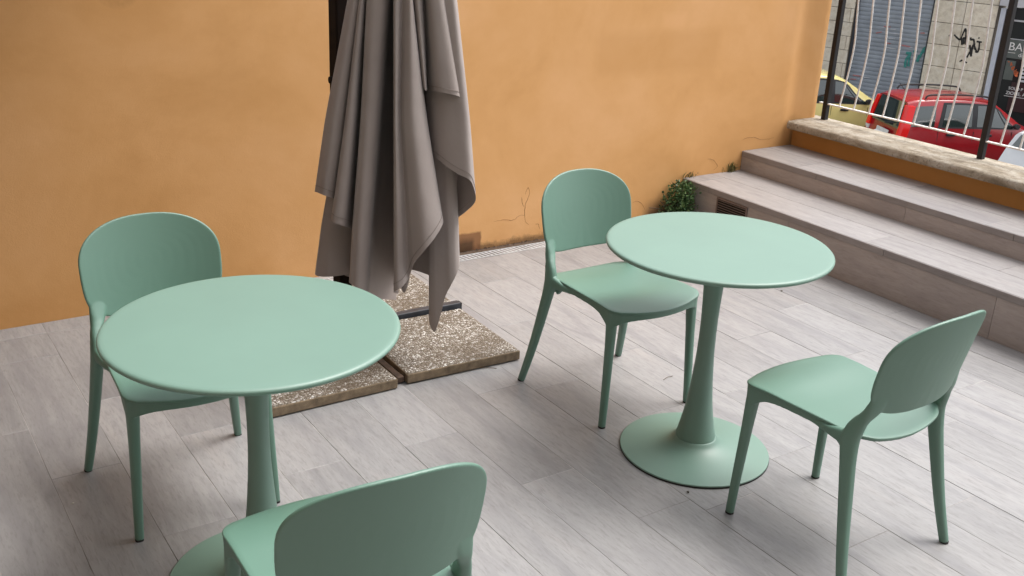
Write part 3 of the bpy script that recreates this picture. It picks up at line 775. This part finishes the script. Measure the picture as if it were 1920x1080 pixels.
# ------------------------------------------------------------------ unseen walls and slab added round the terrace to shape the light
M_cream = plaster('cream_render', (.42, .30, .18), worn=False)
M_blocker = simple('blocker_brown', (.17, .12, .075), .9, .15, 2)
a = MB(); a.box((-1.7, -1.6, 0), (-1.1, WALLY+.35, 7.5)); tag(a.build('side_light_blocker', M_blocker), 'tall added wall shading the left side of the terrace, outside the frame', 'wall')  # unseen wall, added to keep light off the left side
M_dusk = simple('blocker_pale', (.50, .44, .36), .85, .1, 2)
a = MB(); a.box((-1.7, -1.95, 0), (5.3, -1.6, 4.2)); tag(a.build('rear_light_blocker', M_dusk), 'pale added wall behind the viewer that shapes the light, outside the frame', 'wall')  # unseen wall, added to block and bounce light behind the viewer

a = MB(); a.box((-1.4, 2.75, 2.22), (1.2, WALLY+.3, 2.36)); tag(a.build('overhead_light_blocker', M_blocker), 'added slab over the left end of the orange wall to darken it, outside the frame', 'light_blocker')  # unseen slab, added overhead to darken the left of the wall

# ------------------------------------------------------------------ street below
ZS = -3.42
def asphalt():
    m = NT('asphalt'); v = m.coord(); n = m.noise(v, 90, 4, .7); n2 = m.noise(v, .6, 4)
    m.base(m.mix(m.math('MULTIPLY', n2, .4), m.ramp(n, [(.3, (.04,.04,.042)), (.7, (.075,.073,.07))]), (.09,.088,.085))); m.rough(.9); m.bump(n, .4, .01); return m.m
M_asph = asphalt(); M_pave = simple('pavement_stone', (.25, .24, .225), .85, .15, 6, bump=.3)
a = MB(); a.add([(-300,-300,ZS),(300,-300,ZS),(300,300,ZS),(-300,300,ZS)], [(0,1,2,3)]); tag(a.build('road', M_asph), kind='structure')
FO = RT*10.3 + FW*27.0; FD = RT*.752 - FW*.659; FN = RT*.659 + FW*.752
FRZ = math.atan2(FD.y, FD.x)
def fw_box(a, lo, hi): a.box(lo, hi)
pav = MB(); pav.box((-14, -1.5, ZS-.02), (14, -.0, ZS+.13)); po = pav.build('pavement', M_pave, bevel=.01); po.location = FO; po.rotation_euler.z = FRZ; tag(po, kind='structure')

# building across the street; local x along the facade, y into it, z world height
bd = empty('street_building', (FO.x, FO.y, 0), FRZ, label='beige stone street building with grey roller shutter and dark barber shop front', cat='building')
def stone_block():
    m = NT('beige_stone'); v = m.coord(); at_ = m.n('ShaderNodeAttribute'); at_.attribute_name = 'rnd'
    n = m.noise(v, 5, 6, .65); n2 = m.noise(v, 26, 5, .7)
    b = m.ramp(n, [(.3, (.54,.47,.375)), (.5, (.70,.63,.51)), (.7, (.80,.74,.64))])
    b = m.mix(m.math('MULTIPLY', m.ramp(n2, [(.58, (0,0,0)), (.7, (1,1,1))]), .4), b, (.22,.18,.13))
    h = m.n('ShaderNodeHueSaturation'); m.l(b, h.inputs['Color']); m.l(m.math('MULTIPLY_ADD', at_.outputs['Fac'], .22, .89), h.inputs['Value'])
    m.base(h.outputs[0]); m.rough(.88); m.bump(n2, .5, .02); return m.m
M_stone = stone_block(); M_joint = simple('mortar_joint', (.13,.11,.085), .95, .3, 10); M_frender = simple('facade_render', (.42,.34,.24), .9, .15, 1.5)
a = MB()
a.box((-14, .02, ZS+.131), (-2.12, .5, 8)); a.box((-2.12, .02, .55), (1.50, .5, 8)); a.box((-.06, .02, ZS+.131), (1.50, .5, .55)); a.box((1.50, .02, -.06), (14, .5, 8)); a.box((5.6, .02, ZS+.131), (14, .5, -.06))
a.box((-2.12, .30, ZS+.131), (-.06, .5, .55)); a.box((1.5, 1.8, ZS+.131), (5.6, 2.0, -.06))
a.build('wall', M_joint, bd)
a = MB(); r = 0; z = -.852 - 5*.54
while z < 7.5:
    for (xa, xb) in ((-.055, .73), (.73, 1.495)):
        lo, hi = max(z, ZS+.135), z+.54
        if hi > lo+.05 and z < .4: a.box((xa+.007, -.012 + random.uniform(-.003,.003), lo+.007), (xb-.007, .03, hi-.007), a=random.random())
    z += .54
a.build('stone_cladding', M_stone, bd, rnd=True, bevel=.006, seg=1); a = MB()
z = ZS+.135; r = 0
while z < 1.0:
    h_ = .36; o_ = (r % 2)*.3
    x = -14 + o_
    while x < -2.13:
        xb = min(x+.62, -2.125)
        if xb-x > .05: a.box((x+.005, -.012+random.uniform(-.003,.003), z+.006), (xb-.005, .03, min(z+h_, .99)-.006), a=random.random()*.6)
        x += .62
    z += h_; r += 1
z = .56
a.build('stone_cladding', M_stone, bd, rnd=True, bevel=.006, seg=1)
a = MB(); a.box((-14, -.004, 1.0), (14, .019, 8)); a.box((-2.12, -.004, .56), (14, .019, .999)); a.build('render_coat', M_frender, bd)
# roller shutter
M_shut = simple('grey_shutter_metal', (.27, .30, .34), .5, .14, 3, metallic=.2, bump=.1)
sh_ = MB(); vs = []; z = ZS+.131; rows = []
while z < .54:
    for dz, dy in ((.0, .143), (.006, .151), (.012, .151), (.018, .142), (.05, .138), (.09, .141), (.1, .143)): rows.append((z+dz, dy))
    z += .1075
n = len(rows)
for x in (-2.07, -.11): vs += [(x, y, z_) for z_, y in rows]
sh_.add(vs, [(i, i+1, n+i+1, n+i) for i in range(n-1)]); so = sh_.build('roller_shutter', M_shut, bd, smooth=40)
a = MB(); a.box((-2.118, .06, ZS+.131), (-2.07, .28, .55)); a.box((-.11, .06, ZS+.131), (-.061, .28, .55)); a.build('shutter_guide', M_darkmetal, so)
def strokes(name, mat, paths, w, y, parent):
    for P in paths:
        mb = MB(); q = catmull([(x, z) for x, z in P], 5)
        mb.tube([(x, y, z) for x, z in q], [w*random.uniform(.7, 1.15) for _ in q], 6)
        mb.v = [(x, y + (yy-y)*.12, z) for x, yy, z in mb.v]      # lies flat on the surface
        mb.build(name, mat, parent)
def fp(u, v):
    d = FWC + CX*((u-960)/FPX) - CY*((v-540)/FPX); c = Vector((0,0,CH)); t = (FO - c).dot(FN)/d.dot(FN); p = c + d*t - FO; return (p.dot(FD), c.z + d.z*t)
def gp(pts): return [fp(1740 + x/5.4, y/5.4) for x, y in pts]
M_spray = simple('black_spray_paint', (.015,.014,.013), .7); M_teal = simple('teal_spray_paint', (.04,.22,.20), .7, .3, 20); M_redst = simple('red_sticker_residue', (.38,.16,.16), .8, .3, 20); M_whst = simple('pale_sticker_residue', (.42,.44,.47), .8, .2, 20)
strokes('graffiti', M_spray, [gp(p) for p in ([(268,350),(300,385),(330,400),(352,350),(382,292),(386,330),(384,452)], [(345,385),(345,455)], [(366,375),(365,450)], [(436,378),(438,402),(462,400),(468,440),(440,500),(395,582)], [(425,455),(432,510),(437,572)], [(437,570),(452,490),(470,440)], [(470,440),(482,500),(505,525)], [(495,420),(548,426)], [(524,428),(518,490),(505,526),(480,520)], [(512,382),(524,386)], [(322,624),(350,606)], [(368,622),(398,636)], [(214,356),(222,362)])], .024, -.0165, bd)
def g1(pts): return [fp(1520 + x/4.8, y/4.8) for x, y in pts]
strokes('graffiti', M_teal, [g1(p) for p in ([(830,610),(840,540),(880,490),(840,480)], [(860,600),(870,520),(880,470)], [(960,520),(1000,450),(1030,430),(1000,480)], [(940,560),(960,500)], [(905,470),(940,455)])], .035, .126, so)
strokes('sticker_residue', M_redst, [g1(p) for p in ([(640,240),(700,245)], [(570,300),(620,290)], [(660,390),(700,395)], [(800,410),(880,425)], [(970,300),(1010,300)], [(360,680),(430,690)], [(340,715),(390,720)])], .018, .128, so)
strokes('sticker_residue', M_whst, [g1(p) for p in ([(620,250),(650,250)], [(690,300),(780,310)], [(680,345),(740,350)], [(660,430),(750,445)], [(870,430),(900,432)], [(700,265),(750,268)], [(1010,305),(1030,305)], [(460,700),(510,705)])], .016, .128, so)
# shop front
M_wframe = simple('white_painted_frame', (.52,.55,.62), .5, .06, 6); M_dframe = simple('charcoal_frame', (.05,.055,.065), .4)
M_lintel = simple('pale_shop_fascia', (.50,.50,.52), .6, .1, 3)
M_shopdark = simple('dark_shop_interior', (.02,.018,.018), .6)
M_glass = NT('shop_glass'); M_glass.base((.02,.022,.022)); M_glass.rough(.08); M_glass = M_glass.m
sf = MB(); sf.box((1.57, -.03, ZS+.131), (1.69, .10, -.36)); sfo = sf.build('door_frame', M_wframe, bd, bevel=.004)
a = MB(); a.box((1.70, -.01, ZS+.131), (1.86, .10, -.36)); a.build('side_panel', M_dframe, sfo, bevel=.004)
a = MB(); a.box((1.53, -.10, -.30), (5.6, .10, -.075)); a.build('fascia', M_lintel, bd, bevel=.006)
a = MB(); a.box((1.87, .05, ZS+.131), (5.58, .07, -.32)); gl = a.build('shop_window', M_glass, bd)
a = MB(); a.box((1.9, .040, -1.06), (5.4, .049, -1.04)); a.box((1.9, .040, -.64), (5.4, .049, -.60)); a.build('window_bar', M_lintel, gl)
M_grey = simple('grey_green_window_film', (.10,.115,.105), .5, .2, 3); M_maroon = simple('dark_maroon_panel', (.035,.008,.010), .5, .15, 4); M_orange = simple('orange_red_print', (.55,.12,.04), .6, .4, 14); M_letter = simple('white_lettering', (.78,.76,.74), .6)
a = MB(); a.box((1.9, .041, -1.50), (3.9, .0495, -1.065)); a.box((1.92, .041, -2.02), (2.14, .0495, -1.56)); a.build('window_film', M_grey, gl)
a = MB()
for i in range(5): a.box((2.28, .041, -2.03+.09*i), (3.6, .0495, -1.98+.09*i))
a.build('louvre_stripes', M_lintel, gl)
a = MB(); a.box((2.15, .0415, -2.75), (3.9, .0495, -2.06)); a.build('maroon_panel', M_maroon, gl)
# red and orange print: a few ragged blobs
a = MB()
for i in range(15):
    t = i/14; c = Vector((lerp(2.0, 2.22, t) + random.uniform(-.035,.035), .037, lerp(-1.60, -1.88, t) + random.uniform(-.04,.04))); r_ = random.uniform(.015, .045)
    q = [c + Vector((math.cos(k*.9)*r_*random.uniform(.5,1.2), 0, math.sin(k*.9)*r_*random.uniform(.5,1.2))) for k in range(7)]
    a.add(q + [p + Vector((0,.003,0)) for p in q], [tuple(range(7)), tuple(range(13,6,-1))] + [(k, (k+1)%7, (k+1)%7+7, k+7) for k in range(7)])
a.build('window_print', M_orange, gl)
def text(s_, x, z, size, parent):
    cu = bpy.data.curves.new('lettering', 'FONT'); cu.body = s_; cu.size = size; cu.extrude = .002; cu.resolution_u = 4
    o = bpy.data.objects.new('lettering', cu); col.objects.link(o); bpy.context.view_layer.update()
    dg = bpy.context.evaluated_depsgraph_get(); me = bpy.data.meshes.new_from_object(o.evaluated_get(dg)); bpy.data.objects.remove(o)
    me.materials.clear(); me.materials.append(M_letter)
    R_ = Matrix.Translation((x, .034, z)) @ Matrix.Rotation(math.pi/2, 4, 'X'); me.transform(R_)
    o = bpy.data.objects.new('lettering', me); col.objects.link(o); o.parent = parent
text('BARB', 1.90, -1.315, .27, gl); text('di', 2.16, -1.45, .14, gl)
text('SOLO P', 2.10, -2.24, .10, gl); text('ZIONE, A', 2.06, -2.36, .11, gl)
a = MB(); a.box((1.91, .036, -1.378), (2.08, .040, -1.366)); a.build('lettering_line', M_letter, gl); a = MB(); a.box((2.03, .036, -2.41), (2.75, .040, -2.40)); a.build('lettering_line', M_letter, gl)

# ------------------------------------------------------------------ cars
def paint(name, c):
    m = NT(name); f = m.noise(m.coord(), 2, 3); m.base(m.ramp(f, [(.3, tuple(x*.93 for x in c)), (.7, tuple(min(1,x*1.05) for x in c))])); m.rough(.22)
    m.b.inputs['Coat Weight'].default_value = .6; m.b.inputs['Coat Roughness'].default_value = .06; return m.m
M_cglass = NT('car_glass'); M_cglass.base((.022,.034,.032)); M_cglass.rough(.03); M_cglass.b.inputs['IOR'].default_value = 1.9; M_cglass = M_cglass.m
M_trim = simple('black_car_trim', (.02,.02,.022), .5); M_tail = NT('red_tail_lens'); M_tail.base((.85,.008,.006)); M_tail.rough(.12); M_tail = M_tail.m
M_lens = simple('clear_lens', (.75,.72,.70), .15); M_tyre = simple('tyre_rubber', (.018,.018,.018), .85); M_rim = simple('alloy_rim', (.4,.41,.42), .35, metallic=.8); M_plate = simple('white_plate', (.65,.65,.63), .5)
class Car:
    def __init__(s, name, loc, rz, mat, label, L=3.54, W=1.58, H=1.54, cat='car', rails=False, belt=.93, roofx=(.30, 2.05), ws=2.80, hood=.98, tails=True, hatch=.16, group=None):
        s.L, s.W, s.H, s.belt, s.roofx, s.ws, s.hood, s.hatch = L, W/2, H, belt, roofx, ws, hood, hatch
        s.t = empty(name, loc, rz, label=label, cat=cat); s.mat = mat
        stn = [0, .02, .06, .15, .3, .5, .8, 1.1, 1.4, 1.7, 1.95, 2.1, 2.3, 2.55, 2.75, 2.85, 3.0, 3.2, 3.35, 3.45, 3.51, 3.54]
        stn = [x*L/3.54 for x in stn]; a = MB(); rings = []
        for x in stn: rings.append(s.ring(x))
        a.loft(rings); s.body = a.build('body', mat, s.t, smooth=38)
        for sg in (-1, 1):
            s.windows(sg)
        s.rear(tails)
        # windscreen
        mb = MB(); vs = []; nU, nV = 8, 8; x0, x1 = s.roofx[1]+.12, s.ws-.06
        for i in range(nU+1):
            x = lerp(x0, x1, i/nU); zt = s.top(x)
            for j in range(nV+1):
                q = lerp(-.86, .86, j/nV); vs.append((x, q*s.roofw(x), zt + .006 - .03*abs(q)**3))
        mb.add(vs, [(i*(nV+1)+j, i*(nV+1)+j+1, (i+1)*(nV+1)+j+1, (i+1)*(nV+1)+j) for i in range(nU) for j in range(nV)]); mb.build('windscreen', M_cglass, s.t, smooth=60)
        for xw in (.62*L/3.54, 2.88*L/3.54):
            for sg in (-1, 1):
                mb = MB(); ring = [[(xw + r*math.cos(2*math.pi*k/28), sg*(s.W + dy), .29 + r*math.sin(2*math.pi*k/28)) for k in range(28)] for r, dy in ((.17,-.01),(.27,.0),(.29,-.02),(.29,-.15),(.17,-.16))]
                mb.loft(ring); w = mb.build('wheel', M_tyre, s.t, smooth=40)
                mb = MB(); mb.lathe([(.0001,0),(.165,0),(.17,.012),(.05,.02),(.0001,.02)], 20); 
                mb.v = [(xw + x_, sg*(s.W - .012 + z_*.5), .29 + y_) for x_, y_, z_ in mb.v]; mb.build('rim', M_rim, w, smooth=40)
        if rails:
            for sg in (-1, 1):
                y = sg*(s.roofw(1.2)-.05); zt = s.top(1.2)
                P = catmull([(.50, y, s.top(.5)-.01), (.56, y, zt+.045), (.8, y, zt+.065), (1.3, y, zt+.07), (1.75, y, zt+.05), (1.93, y, zt+.02), (2.0, y, s.top(2.0)-.02)], 4)
                mb = MB(); mb.tube(P, .019, 8); mb.build('roof_rail', M_trim, s.t, smooth=60)
            mb = MB(); mb.tube([(.42,0,s.top(.42)-.01),(.2,0,s.top(.42)+.22)], .006, 6); mb.build('aerial', M_trim, s.t)
        # door handles, mirror, sills
        for sg in (-1, 1):
            for xh in (1.10, 1.93):
                mb = MB(); mb.box((xh-.09, sg*(s.W+.016)-.02, s.belt-.15), (xh+.10, sg*(s.W+.016)+.02, s.belt-.10)); mb.build('door_handle', M_trim, s.t, bevel=.01)
            mb = MB(); mb.tube([(s.ws-.28, sg*(s.W-.03), s.belt+.05), (s.ws-.30, sg*(s.W+.10), s.belt+.09), (s.ws-.31, sg*(s.W+.17), s.belt+.10)], [.03,.085,.06], 10, .7); mb.build('wing_mirror', M_trim, s.t, smooth=60)
            mb = MB()
            for xg in (.82, 1.62, 2.50): mb.box((xg-.004, sg*(s.W-.003)-.004, .30), (xg+.004, sg*(s.W-.003)+.004, s.belt-.05))
            mb.build('door_gap', M_trim, s.t)
            mb = MB(); mb.box((.9, sg*(s.W-.01)-.015, .205), (2.6, sg*(s.W-.01)+.018, .27)); mb.build('sill', M_trim, s.t)
    def top(s, x):
        L = s.L/3.54; a_, b_ = s.roofx
        return interp([0, a_*.5, a_, .9, 1.3, b_-.2, b_, s.ws, s.ws+.1, 3.2*L, 3.42*L, 3.52*L, 3.54*L], [s.H-.10, s.H-.06, s.H-.03, s.H, s.H, s.H-.02, s.H-.05, s.hood+.02, s.hood-.02, s.hood-.12, s.hood-.22, .58, .5], x)
    def roofw(s, x):
        return interp([0, .3, 1.2, s.roofx[1], s.ws, s.L-.25, s.L], [s.W*.80, s.W*.82, s.W*.83, s.W*.80, s.W*.90, s.W*.82, s.W*.62], x)
    def bw(s, x):
        return interp([0, .05, .2, .6, 2.9, 3.2, 3.45, 3.54], [s.W*.92, s.W*.96, s.W*.99, s.W, s.W, s.W*.98, s.W*.90, s.W*.75], x*3.54/s.L)
    def shift(s, x, z):
        k = max(0, 1 - x/.6); return k*(max(0, z-.72)*s.hatch/.8 + max(0, .3-z)*.25 - (.05 if .3 < z < .68 else 0))
    def ring(s, x):
        zt = s.top(x); w = s.bw(x); wr = min(s.roofw(x), w-.02); bz = min(s.belt, zt-.09); zb = .2
        half = [(0, zb), (w*.85, zb), (w*.97, zb+.05), (w, .40), (w*1.005, .58), (w*.995, lerp(.58, bz, .6)), (w*.975, bz), (lerp(w*.975, wr, .5)+.012, lerp(bz, zt-.07, .5)), (wr, zt-.07), (wr-.035, zt-.028), (wr-.12, zt-.008), (wr*.5, zt+.008), (0, zt+.012)]
        r = [(x + s.shift(x, z), y, z) for y, z in half] + [(x + s.shift(x, z), -y, z) for y, z in half[-2:0:-1]]
        return r
    def side(s, x, f_, sg, o=.006):
        zt = s.top(x); w = s.bw(x); wr = min(s.roofw(x), w-.02); bz = min(s.belt, zt-.09); z0, z1 = bz, zt-.07
        if f_ < .5: y = lerp(w*.975, lerp(w*.975, wr, .5)+.012, f_*2)
        else: y = lerp(lerp(w*.975, wr, .5)+.012, wr, (f_-.5)*2)
        z = lerp(z0, z1, f_); return (x + s.shift(x, z), sg*(y+o), z)
    def patch(s, sg, x0, x1, x0t, x1t, f0=.06, f1=.92, o=.007):
        mb = MB(); vs = []; n = 8
        for i in range(n+1):
            for j in range(n+1):
                f_ = lerp(f0, f1, j/n); x = lerp(lerp(x0, x1, i/n), lerp(x0t, x1t, i/n), j/n); vs.append(s.side(x, f_, sg, o))
        mb.add(vs, [(i*(n+1)+j, i*(n+1)+j+1, (i+1)*(n+1)+j+1, (i+1)*(n+1)+j) for i in range(n) for j in range(n)]); return mb
    def windows(s, sg):
        b = s.roofx[1]
        s.patch(sg, .80, s.ws-.10, .90, b+.18, .01, .97, .004).build('window_surround', M_trim, s.t, smooth=60)
        for q in ((.90, 1.56, .97, 1.56), (1.68, s.ws-.42, 1.68, b+.06), (s.ws-.36, s.ws-.18, b+.10, b+.13)):
            s.patch(sg, *q, .08, .90, .009).build('side_window', M_cglass, s.t, smooth=60)
        s.patch(sg, .16, .72, .20, .74, .06, .86, .007).build('side_window', M_cglass, s.t, smooth=60)
    def rear(s, tails):
        H = s.H; W = s.W
        def rp(y, z, o=.012): return (s.shift(0, z) - o, y, z)
        def quad(y0, y1, z0, z1, o, name, mat, taper=1.0):
            mb = MB(); vs = []; n = 8
            for i in range(n+1):
                for j in range(n+1):
                    z = lerp(z0, z1, j/n); k = lerp(1, taper, j/n); vs.append(rp(lerp(y0, y1, i/n)*k, z, o))
            N = len(vs); vs += [(x+.01, y, z) for x, y, z in vs]
            F = [(i*(n+1)+j, i*(n+1)+j+1, (i+1)*(n+1)+j+1, (i+1)*(n+1)+j) for i in range(n) for j in range(n)]
            for i in range(n): F += [(i*(n+1), (i+1)*(n+1), (i+1)*(n+1)+N, i*(n+1)+N), (i*(n+1)+n, (i+1)*(n+1)+n, (i+1)*(n+1)+n+N, i*(n+1)+n+N), (i, i+1, i+1+N, i+N), (n*(n+1)+i, n*(n+1)+i+1, n*(n+1)+i+1+N, n*(n+1)+i+N)]
            mb.add(vs, F); return mb.build(name, mat, s.t, smooth=60)
        quad(-W*.75, W*.75, s.belt-.06, H-.13, .012, 'rear_window', M_cglass, .86) if tails else quad(-W*.72, W*.72, s.belt+.22, H-.13, .012, 'rear_window', M_cglass, .86)
        if tails:
            for sg in (-1, 1):
                mb = MB(); P = [(.0, s.belt-.28), (.0, s.belt+.1), (.0, H-.30), (.0, H-.17)]
                for (z0, z1) in ((s.belt-.20, H-.17),):
                    n = 10; vs = []
                    for j in range(n+1):
                        z = lerp(z0, z1, j/n); k = lerp(1, .87, max(0, (z-s.belt)/(H-s.belt))); x = s.shift(0, z)
                        vs += [(x-.03, sg*W*.765*k, z), (x-.045, sg*W*.88*k, z), (x-.015, sg*W*.99*k, z), (x+.12, sg*W*1.035*k, z), (x+.12, sg*W*.90*k, z), (x+.02, sg*W*.76*k, z)]
                    mb.add(vs, [(j*6+i, j*6+(i+1)%6, (j+1)*6+(i+1)%6, (j+1)*6+i) for j in range(n) for i in range(6)] + [(0,1,2,3,4,5), tuple(n*6+i for i in range(6))])
                tl = mb.build('tail_light', M_tail, s.t, smooth=50)
                mb = MB(); z0, z1 = s.belt-.30, s.belt-.205; mb.box((-.03, min(sg*W*.76, sg*W*.94), z0), (.03, max(sg*W*.76, sg*W*.94), z1)); mb.build('reversing_lens', M_lens, tl, bevel=.008)
        quad(-W*.9, W*.9, .36, .60, .03, 'rear_bumper', s.mat); quad(-.26, .26, .66, .77, .016, 'number_plate', M_plate)
        mb = MB(); mb.tube([rp(0, s.belt-.04, .03), rp(-.3, s.belt+.02, .035), rp(-.42, s.belt+.05, .035)], .01, 6); mb.build('rear_wiper', M_trim, s.t)
def cw(x, D): p = RT*x + FW*D; return (p.x, p.y, ZS)
# local x = forward, so heading angle = level right direction turned a little away
base_a = math.atan2(RT.y, RT.x)
red = Car('parked_car', (0,0,0), 0, paint('red_car_paint', (.36, .012, .018)), 'red hatchback with black roof rails parked beyond the railing', rails=True)
h = base_a + math.radians(9); hd = Vector((math.cos(h), math.sin(h), 0)); lf = Vector((-hd.y, hd.x, 0))
rc = RT*7.93 + FW*21.45    # rear right corner
o_ = rc + lf*.76; red.t.location = (o_.x, o_.y, ZS); red.t.rotation_euler.z = h
yel = Car('parked_car', (0,0,0), 0, paint('pale_yellow_car_paint', (.85, .73, .29)), 'pale yellow hatchback parked behind the red car, next to the orange wall end', L=3.6, W=1.62, H=1.58, roofx=(.3, 1.85), ws=2.75, hood=.96, belt=.93)
h2 = base_a + math.radians(7); hd = Vector((math.cos(h2), math.sin(h2), 0)); lf = Vector((-hd.y, hd.x, 0))
pa = RT*8.12 + FW*24.0    # foot of the windscreen, near side
o_ = pa - hd*2.62 + lf*.78; yel.t.location = (o_.x, o_.y, ZS); yel.t.rotation_euler.z = h2
wht = Car('parked_car', (0,0,0), 0, paint('white_car_paint', (.86, .88, .90)), 'white car parked nearest at the far right, only its rounded rear in the frame', L=3.5, W=1.6, H=1.5, tails=False, hatch=.30)
h3 = base_a + math.radians(14); hd = Vector((math.cos(h3), math.sin(h3), 0)); lf = Vector((-hd.y, hd.x, 0))
o_ = RT*9.20 + FW*18.6; wht.t.location = (o_.x, o_.y, ZS); wht.t.rotation_euler.z = h3
